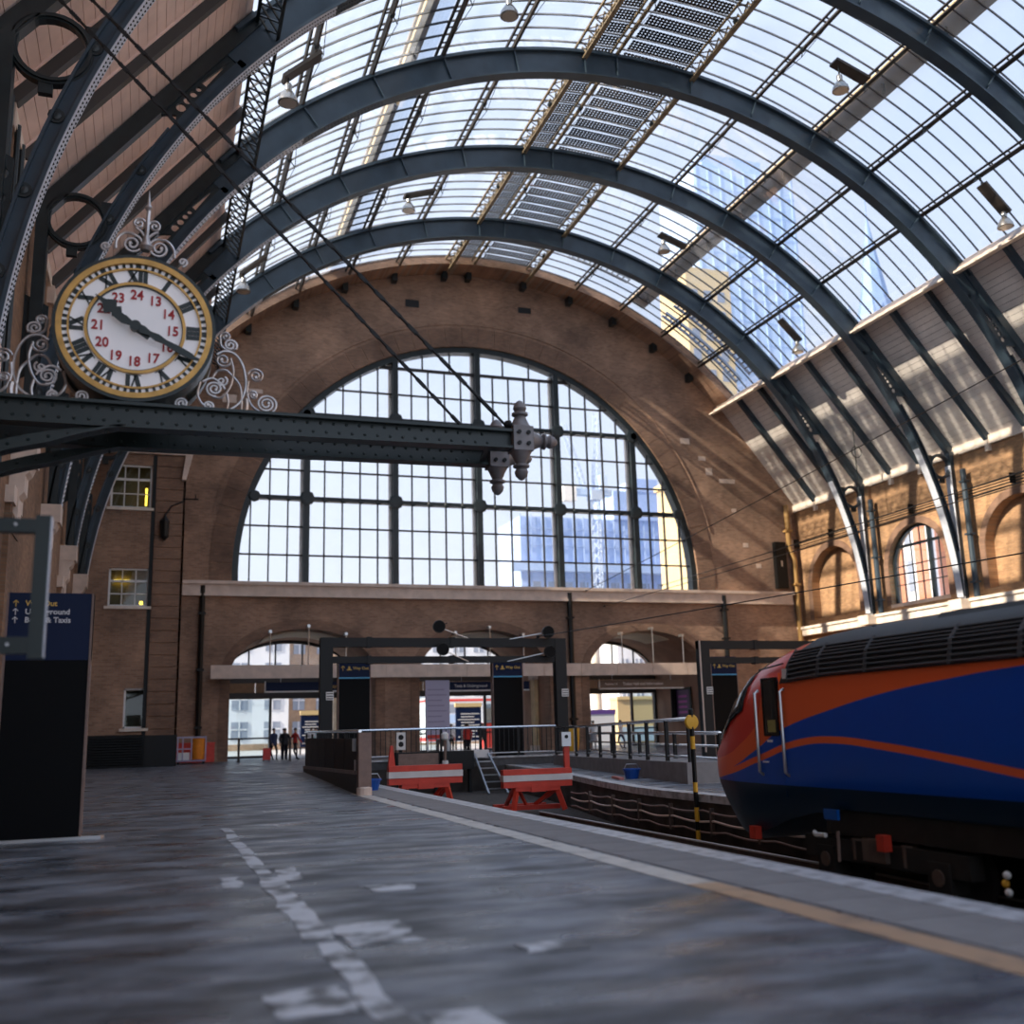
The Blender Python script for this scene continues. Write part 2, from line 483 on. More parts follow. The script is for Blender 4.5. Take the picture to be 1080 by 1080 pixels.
# brick ring over the great window, as separate voussoir pieces in relief
vo = 46
for k in range(vo):
    t0 = 180-a0 - (180-2*a0)*(k+0.03)/vo; t1 = 180-a0 - (180-2*a0)*(k+0.97)/vo
    q = circ(WC, WR+0.02, t0, t1, 2) + circ(WC, WR+1.25, t1, t0, 2)
    MB().prism(q, 'Y', YG-0.035, YG+0.02).build('voussoir', M['brick_quoin'], wall_far)
for R_ in (WR+1.45,):
    q = circ(WC, R_, 168, 12, 60) + circ(WC, R_+0.07, 12, 168, 60)
    MB().prism(q, 'Y', YG-0.05, YG+0.02).build('arch_string_course', M['brick_y'], wall_far)
# putlog holes and pale repair bricks near the crown
for x, z, w_, h_, m_ in ((3.2,20.6,.8,.5,'stone'),(4.6,21.3,.9,.25,'stone'),(33.2,20.0,.7,.4,'stone'),(34.5,18.9,.55,.3,'stone'),(36.0,17.4,1.2,.3,'stone'),(35.0,17.9,.5,.5,'stone'),(37.5,13.0,.4,.3,'stone'),(14.2,27.8,.9,.5,'dark'),(21.8,28.2,.9,.4,'dark'),(36.8,15.4,.35,.25,'stone'),(2.2,18.1,.5,.25,'stone'),(38.4,11.6,.4,.3,'stone')):
    MB().box(x, x+w_, YG-0.012, YG+0.02, z, z+h_).build('patch_brick', M[m_], wall_far)
# arch rings and deep vaulted passages behind the three arches
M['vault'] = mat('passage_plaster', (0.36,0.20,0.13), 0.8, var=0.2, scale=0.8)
M['vault_lit'] = mat('sunlit_plaster', (0.74,0.66,0.52), 0.7, var=0.08, scale=0.8)
YI = 69.0
for c in ARX:
    ring = arch_pts(c, AW+0.55, 0.0, AZS, ARISE+0.55) + arch_pts(c, AW+0.02, 0.0, AZS, ARISE+0.02)[::-1]
    MB().prism(ring, 'Y', YG-0.03, YG+0.01).build('arch_ring', M['brick_quoin'], wall_far)
    ring = arch_pts(c, AW+0.3, 0.0, AZS, ARISE+0.3) + arch_pts(c, AW+0.001, 0.0, AZS, ARISE+0.001)[::-1]
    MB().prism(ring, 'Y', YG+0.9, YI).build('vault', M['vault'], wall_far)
    q = [(c+AW*cos(rad(a))*0.995, AZS+ARISE*sin(rad(a))*0.995) for a in range(122, 57, -8)]
    q2 = [(x, z-0.06) for x, z in q]
    MB().prism(q + q2[::-1], 'Y', YG+1.2, YI-3.5).build('vault_sunlit_strip', M['vault_lit'], wall_far)  # pale crown strip paints the sunlit part of the plaster vault
# sill band and fascia beam
struct(MB().box(1.2, 40.9, YG-0.28, YG, 9.2, 9.95).box(1.2, 41.0, YG-0.42, YG, 9.78, 9.97).box(1.2, 40.9, YG-0.34, YG, 9.12, 9.25).build('trim_1', M['stone']))
tr2 = struct(MB().box(3.0, 33.4, YG-0.62, YG-0.5, 4.5, 5.2).build('trim_2', M['stone']))
for k in range(13):
    x = 3.0 + k*2.45
    MB().box(x, x+2.42, YG-0.66, YG-0.6, 4.48, 5.22).build('fascia_panel', M['stone'], tr2)
for c in ARX:
    for dx in (-2.0, 0.15, 2.3):
        zt = AZS + ARISE*math.sqrt(1-(dx/AW)**2)
        MB().tube([(c+dx, YG-0.45, 5.15), (c+dx, YG-0.45, zt+0.1)], 0.035, 6).box(c+dx-0.08, c+dx+0.08, YG-0.5, YG, zt+0.05, zt+0.2).build('hanger_rod', M['steel'], tr2)
for x in (3.4, 13.6, 24.5, 33.0):
    MB().box(x-0.1, x+0.1, YG-0.55, YG, 4.7, 4.95).build('fascia_bracket', M['dark'], tr2)

# ---- the great semicircular window
win = struct(link('window_1', None)); win.location = (0, 0, 0)
YW = YG+0.45
q = circ(WC, WR, 180-a0, a0, 64) + circ(WC, WR-0.36, a0, 180-a0, 64)
MB().prism(q, 'Y', YG+0.1, YG+0.8).build('arch_frame', M['iron'], win)
def chord(x): return WC[1] + math.sqrt(max(0.0, (WR-0.3)**2 - (x-XR)**2))
DX = 5.37
for k in range(-2, 3):
    x = XR + k*DX
    MB().box(x-0.17, x+0.17, YG+0.12, YG+0.75, ZS, chord(x)).build('mullion', M['iron'], win)
    MB().box(x-0.34, x-0.19, YG+0.55, YG+0.8, ZS, chord(x)-0.1).build('mullion_sunlit_side', M['stone_w'], win)  # pale strip paints sunlight on the left reveal of the mullion
rows = [ZS, 11.67, 13.37, 15.07, 16.81, 18.55, 20.29, 22.03, 23.75, 25.6]
for z in (15.07, 20.29):
    hw = math.sqrt((WR-0.2)**2 - (z-WC[1])**2)
    MB().box(XR-hw, XR+hw, YG+0.15, YG+0.6, z-0.12, z+0.12).build('crossbar', M['iron'], win)
    for k in range(-2, 3):
        x = XR+k*DX
        if abs(x-XR) < hw: MB().lathe([(0.30,-0.08),(0.46,-0.05),(0.46,0.05),(0.30,0.08)], (x, YG+0.1, z), 'Y', 8).build('boss', M['iron'], win)
    for s in (-1, 1): MB().lathe([(0.25,-0.08),(0.36,-0.05),(0.36,0.05),(0.25,0.08)], (XR+s*(hw-0.25), YG+0.1, z), 'Y', 8).build('boss', M['iron'], win)
    for i in range(-15, 16):
        x = XR + i*DX/5
        if i % 5 and abs(x-XR) < hw-0.4: MB().lathe([(0.12,-0.05),(0.19,0.0),(0.12,0.05)], (x, YG+0.13, z-0.05), 'Y', 6).build('stud', M['iron'], win)
for z in rows[1:-1]:
    if z in (15.07, 20.29): continue
    hw = math.sqrt((WR-0.2)**2 - (z-WC[1])**2); t_ = 0.09 if z == 23.75 else 0.045
    MB().box(XR-hw, XR+hw, YG+0.36, YG+0.52, z-t_, z+t_).build('glazing_bar', M['bar'], win)
for i in range(-14, 15):
    if i % 5 == 0: continue
    x = XR + i*DX/5
    zt = min(chord(x), 23.75)
    if zt > ZS+0.3: MB().box(x-0.04, x+0.04, YG+0.36, YG+0.52, ZS, zt).build('glazing_bar', M['bar'], win)
for i in (-5, -2.5, 2.5, 5, ):
    pass
for x in (XR-DX+DX/3, XR-DX+2*DX/3, XR+DX/3, XR+2*DX/3):
    MB().box(x-0.04, x+0.04, YG+0.36, YG+0.52, 23.75, chord(x)).build('glazing_bar', M['bar'], win)
def clip_circle(poly, c, R, n=96):
    cp = [(c[0]+R*cos(2*pi*i/n), c[1]+R*sin(2*pi*i/n)) for i in range(n)]
    for i in range(n):
        a, b = cp[i], cp[(i+1) % n]; out = []
        if not poly: return []
        def ins(p): return (b[0]-a[0])*(p[1]-a[1]) - (b[1]-a[1])*(p[0]-a[0])
        for j in range(len(poly)):
            p, q_ = poly[j], poly[(j+1) % len(poly)]; dp, dq = ins(p), ins(q_)
            if dp >= 0: out.append(p)
            if dp*dq < 0:
                t = dp/(dp-dq); out.append((p[0]+(q_[0]-p[0])*t, p[1]+(q_[1]-p[1])*t))
        poly = out
    return poly
def quad_mesh(poly, name, m_, y, th=0.012):
    return MB().prism(poly, 'Y', y, y+th)
for r_ in range(9):
    z0, z1 = rows[r_], rows[r_+1]
    xs = [XR+i*DX/5 for i in range(-15, 16)] if r_ < 8 else [XR-DX+DX*i/3 for i in range(7)]
    for a, b in zip(xs[:-1], xs[1:]):
        p = clip_circle([(a,z0),(b,z0),(b,z1),(a,z1)], WC, WR-0.34)
        if len(p) < 3: continue
        ar = abs(sum(p[i][0]*p[(i+1)%len(p)][1]-p[(i+1)%len(p)][0]*p[i][1] for i in range(len(p))))/2
        if ar < 0.08: continue
        MB().prism(p, 'Y', YG+0.43, YG+0.442).build('glass_pane', M['wglass'], win)

# ================================================================== side walls
outer = [(-14,-0.9),(YG+0.2,-0.9),(YG+0.2,16.3),(-14,16.3)]
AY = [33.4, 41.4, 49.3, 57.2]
hol = [arch_pts(c, 2.45, 8.0, 10.1, 2.45) for c in AY]
wall_right = struct(MB().plate(outer, hol, 'X', XW, XW+0.75).build('wall_right', M['brick_x']))
for c in AY:
    ring = arch_pts(c, 2.45+0.42, 8.0, 10.1, 2.45+0.42) + arch_pts(c, 2.46, 8.0, 10.1, 2.46)[::-1]
    MB().prism(ring, 'X', XW-0.03, XW+0.02).build('arch_ring', M['brick_quoin'], wall_right)
    if c != 49.3:
        MB().box(XW+0.6, XW+0.75, c-2.6, c+2.6, 7.9, 12.7).build('blind_panel', M['brick_x'], wall_right)
for c in RIBS:   # pilasters behind the rib posts
    MB().box(XW-0.22, XW+0.02, c-0.55, c+0.55, 0, 15.6).build('pilaster', M['brick_x'], wall_right)
tr3 = struct(MB().box(XW-0.45, XW, -14, YG, 7.0, 7.55).box(XW-0.55, XW, -14, YG, 7.42, 7.58).build('trim_3', M['stone_w']))
struct(MB().box(XW-0.16, XW+0.02, -14, YG, 15.55, 16.05).build('trim_4', M['stone_w']))
# glazed window in the right wall
w2 = struct(link('window_2', None))
c = 49.3
ring = arch_pts(c, 2.45, 8.0, 10.1, 2.45) + arch_pts(c, 2.28, 8.15, 10.1, 2.28)[::-1]
MB().prism(ring, 'X', XW+0.3, XW+0.45).build('window_frame', M['iron'], w2)
MB().box(XW+0.28, XW+0.5, c-0.95, c-0.75, 8, 12.3).build('mullion', M['iron'], w2)
MB().box(XW+0.3, XW+0.46, c-1.9, c+1.9, 11.35, 11.5).build('transom', M['iron'], w2)
ys = [c-2.4, c-1.6, c-0.85, c-0.05, c+0.75, c+1.55, c+2.4]
zs_ = [8.05, 9.15, 10.25, 11.4, 12.5]
for y in ys[1:-1]:
    if abs(y-(c-0.85)) > 0.05: MB().box(XW+0.34, XW+0.40, y-0.03, y+0.03, 8.05, 10.1+2.4*math.sqrt(1-((y-c)/2.45)**2)).build('glazing_bar', M['bar'], w2)
for z in zs_[1:3]: MB().box(XW+0.34, XW+0.40, c-2.4, c+2.4, z-0.03, z+0.03).build('glazing_bar', M['bar'], w2)
for a, b in zip(ys[:-1], ys[1:]):
    for z0, z1 in zip(zs_[:-1], zs_[1:]):
        zc = 10.1+2.4*math.sqrt(max(0, 1-((max(abs(a-c), abs(b-c)))/2.45)**2))
        z1 = min(z1, zc)
        if z1-z0 > 0.15: MB().box(XW+0.365, XW+0.375, a, b, z0, z1).build('glass_pane', M['wglass'], w2)
MB().box(XW-0.05, XW+0.5, c-2.5, c+2.5, 7.85, 8.05).build('window_sill', M['stone'], w2)

wall_left = struct(MB().box(XL-0.4, XL, -14, YG+0.2, -0.9, 16.3).build('wall_left', M['brick_l_shade']))
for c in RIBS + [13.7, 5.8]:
    MB().box(XL-0.02, XL+0.14, c-0.8, c+0.8, 0, 7.6).build('pilaster', M['brick_l_shade'], wall_left)
    MB().box(XL-0.02, XL+0.22, c-0.95, c+0.95, 7.3, 7.75).build('pilaster_cap', M['stone'], wall_left)
    for dz in range(2): MB().box(XL-0.02, XL+0.17+0.03*dz, c-0.85, c+0.85, 6.6+dz*0.3, 6.75+dz*0.3).build('string_course', M['brick_l_shade'], wall_left)
for y in (24.0, 25.3, 26.2): MB().tube([(XL+0.12,y,2),(XL+0.12,y,15.9)], 0.07, 8).build('rain_pipe', M['iron'], wall_left)
struct(MB().box(XL, XL+0.12, -14, YG, 15.75, 16.1).build('trim_5', M['stone_w']))

# ---- brick annex in the far left corner, with quoins and sash windows
YB = 55.0
fw_ = [(-2.40,-0.45,12.8,15.05),(-2.28,-0.38,7.8,9.72),(-1.30,-0.27,1.85,3.78)]
outer = [(XL,-0.5),(1.16,-0.5),(1.16,15.7),(XL,15.7)]
annex = struct(MB().plate(outer, [[(a,z0),(b,z0),(b,z1),(a,z1)] for a,b,z0,z1 in fw_], 'Y', YB, YB+0.5).box(1.16-0.4, 1.16, YB+0.5, YG, -0.5, 15.7).box(XL, 1.16, YB, YG, 15.6, 15.7).build('wall_annex', M['brick_y']))
for k in range(26):
    z = 0.02 + k*0.6
    MB().box(-0.22, 1.20, YB-0.10, YB+0.02, z, z+0.55).box(1.10, 1.22, YB-0.10, YB+0.9, z, z+0.55).build('quoin_block', M['brick_quoin'], annex)
MB().box(-0.42, -0.24, YB-0.03, YB+0.01, 0, 15.6).build('pilaster_joint', M['dark'], annex)
tr = struct(MB().box(XL, 1.3, YB-0.25, YB+0.1, 15.62, 15.85).box(XL, 1.45, YB-0.42, YB+0.1, 15.85, 16.1).build('trim_6', M['stone']))
MB().prism([(1.16,15.7),(1.55,15.9),(1.20,14.3),(1.0,14.3)], 'Y', YB-0.35, YB-0.1).build('cornice_bracket', M['stone'], tr)
M['amber'] = mat('lit_tube', (1,0.75,0.1), 0.5, emit=(1.0,0.62,0.06), es=3.0)
M['room'] = mat('dim_office_wall', (0.25,0.2,0.13), 0.9)
for i, (a,b,z0,z1) in enumerate(fw_):
    w = struct(link('window_%d' % (i+3), None))
    f = MB(); t_ = 0.09
    f.box(a,b,YB+0.12,YB+0.26,z0,z0+t_).box(a,b,YB+0.12,YB+0.26,z1-t_,z1).box(a,a+t_,YB+0.12,YB+0.26,z0,z1).box(b-t_,b,YB+0.12,YB+0.26,z0,z1)
    f.build('sash_frame', M['white'], w)
    MB().box(a-0.15,b+0.15,YB-0.14,YB+0.14,z0-0.14,z0).build('window_sill', M['stone_w'], w)
    cols, rws = (3,3) if i < 2 else (1,1)
    for k in range(1, cols):
        x = a+(b-a)*k/cols; MB().box(x-0.025,x+0.025,YB+0.14,YB+0.24,z0,z1).build('sash_bar', M['white'], w)
    for k in range(1, rws):
        z = z0+(z1-z0)*k/rws; h_ = 0.06 if k == 2 else 0.025
        MB().box(a,b,YB+0.14,YB+0.24,z-h_,z+h_).build('sash_bar', M['white'], w)
    for k in range(cols):
        for j in range(rws):
            MB().box(a+(b-a)*k/cols, a+(b-a)*(k+1)/cols, YB+0.18, YB+0.19, z0+(z1-z0)*j/rws, z0+(z1-z0)*(j+1)/rws).build('glass_pane', M['dglass'], w)
    MB().box(a-0.3,b+0.3,YB+1.4,YB+1.5,z0-0.4,z1+0.4).build('room_wall', M['room'], w)
    if i == 0: MB().box(b-0.30,b-0.20,YB+0.5,YB+0.6,z0+0.25,z0+1.15).build('lit_tube', M['amber'], w)
    if i == 1:
        MB().box(b-0.42,b-0.26,YB+0.5,YB+0.6,z0+0.15,z0+0.32).build('desk_lamp_glow', M['amber'], w)
        MB().box(a+0.2,a+0.95,YB+1.2,YB+1.3,z1-0.5,z1-0.42).build('lit_tube', M['amber'], w)
lv = tag(link('wall_louvre', None), 'dark louvred vent panel along the foot of the brick annex', 'vent')
lv.location = (0, YB, 0)
MB().box(XL+0.02, -0.3, -0.06, -0.02, 0, 1.55).build('backing', M['black'], lv)
for k in range(12):
    z = 0.06+k*0.122
    MB().prism([(-0.16,z),(-0.05,z+0.07),(-0.05,z+0.1),(-0.16,z+0.03)], 'X', XL+0.05, -0.32).build('slat', M['dark'], lv)
MB().box(-0.26,1.24,-0.13,-0.11,0,1.5).build('base_panel', M['dark'], lv)
# ================================================================== boarded slopes of the roof
GL, GRr = -45.8, 47.6                       # angles of the lower edges of the glazing
YE = 59.2                                   # the glazing stops short of the gable
def soffit(name, p_wall, p_top, m_, n=26):
    d = Vector((p_top[0]-p_wall[0], 0, p_top[1]-p_wall[1])); L = d.length; t = d/L
    nrm = Vector((-t.z, 0, t.x))
    if nrm.z < 0: nrm = -nrm
    base = MB()
    a, b = Vector((p_wall[0],0,p_wall[1])), Vector((p_top[0],0,p_top[1]))
    base.prism([(q.x, q.z) for q in (a+nrm*0.06-t*0.4, b+nrm*0.06, b+nrm*0.2, a+nrm*0.2-t*0.4)], 'Y', -14, YG)
    root = struct(base.build(name, M['rafter']))
    for k in range(n):
        p, q = a+t*(L*(k+0.03)/n), a+t*(L*(k+0.97)/n)
        MB().prism([(v.x, v.z) for v in (p, q, q+nrm*0.06, p+nrm*0.06)], 'Y', -14, YG).build('board', m_, root)
    Y = []
    for r0, r1 in zip([13.7]+RIBS, RIBS+[YG]):
        Y += [r0+(r1-r0)/3, r0+2*(r1-r0)/3]
    for y in Y:
        p, q = a-t*0.05, b
        MB().prism([(v.x, v.z) for v in (p, q, q-nrm*0.34, p-nrm*0.34)], 'Y', y-0.13, y+0.13).build('rafter', M['iron_b'] if p_wall[0] > 10 else M['rafter'], root)
        pp = a - nrm*0.2
        MB().cbox((p_wall[0]+(-0.1 if p_wall[0] > 10 else 0.1), y, p_wall[1]-0.55), (0.22,0.26,0.6)).build('rafter_bracket', M['stone_w'] if p_wall[0] > 10 else M['stone'], root)
        if p_wall[0] < 10:
            MB().prism([(v.x, v.z) for v in (p, q, q-nrm*0.06, p-nrm*0.06)], 'Y', y+0.13, y+0.17).prism([(v.x, v.z) for v in (p, q, q-nrm*0.06, p-nrm*0.06)], 'Y', y-0.17, y-0.13).build('rafter_moulding', m_, root)
    return root
PL = arc(rad(GL), 23.55); PR = arc(rad(GRr), 23.6)
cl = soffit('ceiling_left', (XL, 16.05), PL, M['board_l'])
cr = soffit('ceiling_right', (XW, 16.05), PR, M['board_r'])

# ================================================================== ribs
def polyline_band(pts, w):
    out = []; inn = []
    for i, p in enumerate(pts):
        a = Vector(pts[max(0,i-1)]); b = Vector(pts[min(len(pts)-1,i+1)]); t = (b-a).normalized(); nn = Vector((-t.y, t.x))
        out.append(tuple(Vector(p)+nn*w/2)); inn.append(tuple(Vector(p)-nn*w/2))
    return out + inn[::-1]
def ring2(c, R, n=28): return [(c[0]+R*cos(2*pi*i/n), c[1]+R*sin(2*pi*i/n)) for i in range(n)]
rib_words = ['nearest', 'second', 'third', 'fourth', 'farthest']
def make_rib(idx):
    Y = RIBS[idx]
    t = thing('roof_rib', '%s of the five great arched iron roof ribs, counted from the camera' % rib_words[idx], 'roof rib', (0, Y, 0), group='arched iron roof ribs')
    b = MB()
    TL, TR = -83.9, 87.4
    b.arcbar(RI+0.07, 23.3, -50, 51, -0.09, 0.09, 72)              # web
    b.arcbar(RI+0.07, 22.62, TL, -49.5, -0.09, 0.09, 26)
    b.arcbar(RI+0.07, 22.62, 50.5, TR, -0.09, 0.09, 26)
    b.arcbar(23.28, 23.42, -48, 49, -0.26, 0.26, 72)               # top flange
    b.arcbar(22.60, 22.66, TL, -58, -0.2, 0.2, 20)
    b.arcbar(22.60, 22.66, 59.5, TR, -0.2, 0.2, 20)
    b.build('arch_web', M['iron_b'], t, smooth=False)
    f = MB(); f.arcbar(RI, RI+0.08, TL, TR, -0.26, 0.26, 110)
    fl = f.build('lower_flange', M['flange'] if False else M['iron_b'], t)
    MB().arcbar(RI-0.012, RI+0.0, TL, -40, -0.23, 0.23, 60).build('flange_glare', M['flange'], t)
    MB().arcbar(RI-0.012, RI, 66, TR, -0.23, 0.23, 30).build('flange_glare', M['flange'], t)
    rv = MB()
    if idx < 4:
        n = 190 if idx < 2 else 130
        for k in range(n):
            th = rad(TL + (-30-TL)*(k+0.5)/n)
            for row, off in ((-0.10,0),(0.12,0.5)):
                th2 = th + rad((-30-TL)/n*off)
                x, z = arc(th2, RI-0.013); s = 0.042
                tx, tz = cos(th2)*s, -sin(th2)*s
                nx, nz = -sin(th2)*0.03, -cos(th2)*0.03
                rv.add([(x-tx,row,z-tz),(x,row-s,z),(x+tx,row,z+tz),(x,row+s,z),(x+nx,row,z+nz)], [(0,1,4),(1,2,4),(2,3,4),(3,0,4)])
        o = rv.build('flange_rivets', M['rivet'], t, fix=False); o['kind'] = 'stuff'
    # stiffener plates where the purlins meet the rib
    for a in PUR:
        th = rad(a); x0, z0 = arc(th, RI+0.1); x1, z1 = arc(th, 23.3)
        MB().beam((x0,0,z0),(x1,0,z1),0.42,0.06,(cos(th),0,-sin(th))).build('stiffener', M['iron_b'], t)
    for s in (-1, 1):  # left-hand parts take the darker iron, painting in the shade on that side
        wallx = XL if s < 0 else XW; pt = PL if s < 0 else PR
        # straight rafter under the boards
        a = Vector((wallx - s*0.05, 16.0)); c = Vector((pt[0], pt[1])); d = (c-a).normalized(); nn = Vector((-d.y, d.x)); 
        if nn.y > 0: nn = -nn
        rf = MB(); rf.prism([tuple(a), tuple(c), tuple(c+nn*0.46), tuple(a+nn*0.46)], 'Y', -0.10, 0.10)
        rf.prism([tuple(a+nn*0.44), tuple(c+nn*0.44), tuple(c+nn*0.49), tuple(a+nn*0.49)], 'Y', -0.16, 0.16)
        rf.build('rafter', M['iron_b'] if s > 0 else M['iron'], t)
        # spandrel plate between arch and rafter, pierced by a pointed slit and a row of holes
        def onarc(deg, R): x, z = arc(rad(s*deg), R); return Vector((x, z))
        def onraf(u): return a + d*((c-a).length*(1-u)) + nn*0.5
        dth = 0.0 if s < 0 else 1.6
        def line_at(deg):     # where the radial line at this angle meets the underside of the rafter
            e = onarc(deg, 1.0) - Vector((XR, ZR)); p0 = Vector((XR, ZR)); r0 = a + nn*0.46
            k_ = ((r0-p0).x*d.y - (r0-p0).y*d.x)/(e.x*d.y - e.y*d.x)
            return p0 + e*k_
        gs = [46.5, 48, 50, 52, 54, 56, 57.4]
        A = [onarc(g+dth, 22.5) for g in gs]; B = [line_at(g+dth) for g in gs]
        mq = onarc(56.6+dth, 22.75)
        outer = [tuple(v) for v in A] + [tuple(onarc(57.0+dth, 22.66)), tuple(mq), tuple(onarc(56.9+dth, 22.9))] + [tuple(v) for v in B[::-1]]
        hs = [ring2(onarc(g+dth, 22.80), r_, 12) for g, r_ in ((53.75,0.085),(54.35,0.105),(55.05,0.125),(55.85,0.145))]
        m0 = onarc(50.4+dth, 22.78); m1 = onarc(53.2+dth, 22.79); tt = (m1-m0).normalized(); n2 = Vector((-tt.y, tt.x))
        hs.append([tuple(m0), tuple(m1+n2*0.09), tuple(m1-n2*0.09)])
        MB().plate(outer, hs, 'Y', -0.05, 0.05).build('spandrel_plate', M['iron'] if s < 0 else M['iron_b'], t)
        # ring between arch, rafter and wall post
        rc, rr = ((-2.56, 15.62), 0.84) if s < 0 else ((40.75, 14.95), 0.72)
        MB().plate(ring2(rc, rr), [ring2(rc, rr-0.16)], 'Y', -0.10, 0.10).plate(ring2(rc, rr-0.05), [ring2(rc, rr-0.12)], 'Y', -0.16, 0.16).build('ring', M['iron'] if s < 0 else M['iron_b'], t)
        for ang in (35, 150, 265):
            g = rad(ang if s < 0 else 180-ang)
            MB().cbox((rc[0]+cos(g)*(rr+0.08), 0, rc[1]+sin(g)*(rr+0.08)), (0.28,0.16,0.28)).build('ring_lug', M['iron'], t)
        # wall post and stone corbel
        zc = 9.05 if s < 0 else 7.58
        px = wallx - s*0.32
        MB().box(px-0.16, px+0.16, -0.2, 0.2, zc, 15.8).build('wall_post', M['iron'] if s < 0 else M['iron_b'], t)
        xf = arc(rad(s*84 if s < 0 else s*87.4), RI)[0]
        if s > 0: MB().box(px-0.01, px-0.0, -0.2, 0.2, zc, 15.6).box(px-0.19, px-0.16, -0.22, 0.22, zc, 15.0).build('post_face', M['flange'], t)
        if s < 0:
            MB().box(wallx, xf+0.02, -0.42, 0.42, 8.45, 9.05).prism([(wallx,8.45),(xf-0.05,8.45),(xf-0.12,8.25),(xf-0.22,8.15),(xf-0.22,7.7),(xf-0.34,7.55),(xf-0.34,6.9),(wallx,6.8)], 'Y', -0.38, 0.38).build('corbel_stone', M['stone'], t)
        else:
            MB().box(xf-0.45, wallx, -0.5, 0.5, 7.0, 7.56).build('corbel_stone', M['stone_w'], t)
        # bosses on the post and arch web
        for k in range(5):
            if s < 0:
                x, z = arc(rad(-(62+4.6*k)), 22.55)
                MB().lathe([(0.17,-0.13),(0.17,-0.09),(0.10,-0.09),(0.10,-0.15),(0.04,-0.17)], (x,0,z), 'Y', 10).build('web_boss', M['iron'], t)
        if s < 0:
            MB().plate([(wallx,10.9),(wallx+0.62,11.2),(wallx+0.62,13.0),(wallx,13.3)], [ring2((wallx+0.38,12.65),0.17,14), ring2((wallx+0.37,12.1),0.155,14), ring2((wallx+0.36,11.62),0.13,14)], 'Y', -0.05, 0.05).build('pierced_plate', M['iron'], t)
        for k in range(4 if s > 0 else 0):
            MB().lathe([(0.05,0),(0.17,0.02),(0.17,0.07),(0.05,0.09)], (px-s*0.36, -0.02, 11.2-0.34*k), 'Z', 10).cbox((px-s*0.2,0,11.24-0.34*k),(0.34,0.1,0.06)).build('insulator', M['iron'], t)
    return t
PUR = [-37.8, -29.7, -21.6, -13.6, -5.5, -1.6, 7.6, 15.7, 23.8, 31.9, 39.8]
for i in range(5): make_rib(i)

# ================================================================== glazed vault: bars and panes belong to the ceiling
RG = 23.9
ceil_bars = MB()
th_ = [GL] + PUR + [GRr]
ceil_bars.arcbar(24.05, 24.12, GL-0.6, GL+0.1, -14, YE, 2)
ceil_bars.arcbar(24.05, 24.12, GRr-0.1, GRr+0.6, -14, YE, 2)
ceiling = struct(ceil_bars.build('ceiling', M['stone']))
bars = []
seq = [13.7] + RIBS + [YE]
for r0, r1 in zip(seq[:-1], seq[1:]):
    n = max(1, round((r1-r0)/0.88))
    bars += [r0+(r1-r0)*k/n for k in range(n)]
bars.append(YE)
barmesh = {}
bm_ = MB().arcbar(RG-0.055, RG+0.03, GL, GRr, -0.02, 0.02, 64).mesh('glazing_bar', M['bar'])
for y in bars: link('glazing_bar', bm_, ceiling, (0, y, 0))
def pane_mb(a, b, y0, y1, R=RG):
    m = MB(); m.arcbar(R, R+0.012, a, b, y0, y1, 1); return m
cnt = 0; far = MB(); panes = []
for i, (y0, y1) in enumerate(zip(bars[:-1], bars[1:])):
    for j, (a, b) in enumerate(zip(th_[:-1], th_[1:])):
        if j in (5, 6): continue                                  # crown: solar panels below
        panes.append((y0, y1, a, b, j))
def in_view(p):
    y0, y1, a, b, j = p
    x, z = arc(rad((a+b)/2), RG); v = Vector((x, (y0+y1)/2, z-CAM_H))
    d = v.dot(fw)
    if d <= 0: return -1
    px, py = 540+1101.4*v.dot(rt2)/d, 540-1101.4*v.dot(up2)/d
    return 1.0/d if -20 < px < 1100 and -20 < py < 1100 else -1
order = sorted(panes, key=lambda p: -in_view(p))
shared = {}
for k, (y0, y1, a, b, j) in enumerate(order):
    if k < 300:
        key = (j, round(y1-y0, 3))
        if key not in shared: shared[key] = pane_mb(a+0.05, b-0.05, 0.02, (y1-y0)-0.02).mesh('glass_pane', M['glass'])
        link('glass_pane', shared[key], ceiling, (0, y0, 0))
    else: far.arcbar(RG, RG+0.012, a+0.05, b-0.05, y0+0.02, y1-0.02, 1)
far.arcbar(RG, RG+0.012, GL, -5.5, -14, 13.7, 12); far.arcbar(RG, RG+0.012, 7.6, GRr, -14, 13.7, 12)
o = far.build('glass_panes', M['glass'], ceiling, fix=False); o['kind'] = 'stuff'
# solar panels along the crown: glass with corner-cut dark cells
def pv_mesh(a, b, w, cols, rws, margin):
    m = MB(); m.arcbar(RG, RG+0.012, a+0.05, b-0.05, 0.02, w-0.02, 1)
    m.cur = 1
    A = Vector((*arc(rad(a), RG-0.012), 0)); B = Vector((*arc(rad(b), RG-0.012), 0))
    L = (B-A).length; u0 = margin/L; u1 = 1-0.06/L
    cw = (u1-u0)/cols; y0, y1 = 0.10, w-0.10; ch = (y1-y0)/rws
    for i in range(cols):
        for j in range(rws):
            ua, ub = u0+cw*i, u0+cw*(i+1); ya, yb = y0+ch*j, y0+ch*(j+1); g = 0.27
            q = [(ua+cw*g,ya),(ub-cw*g,ya),(ub,ya+ch*g),(ub,yb-ch*g),(ub-cw*g,yb),(ua+cw*g,yb),(ua,yb-ch*g),(ua,ya+ch*g)]
            vs = []
            for u, y in q:
                p = A+(B-A)*u; vs.append((p.x, y, p.y))
            m.add(vs, [tuple(range(8))])
    return m
pvs = {}
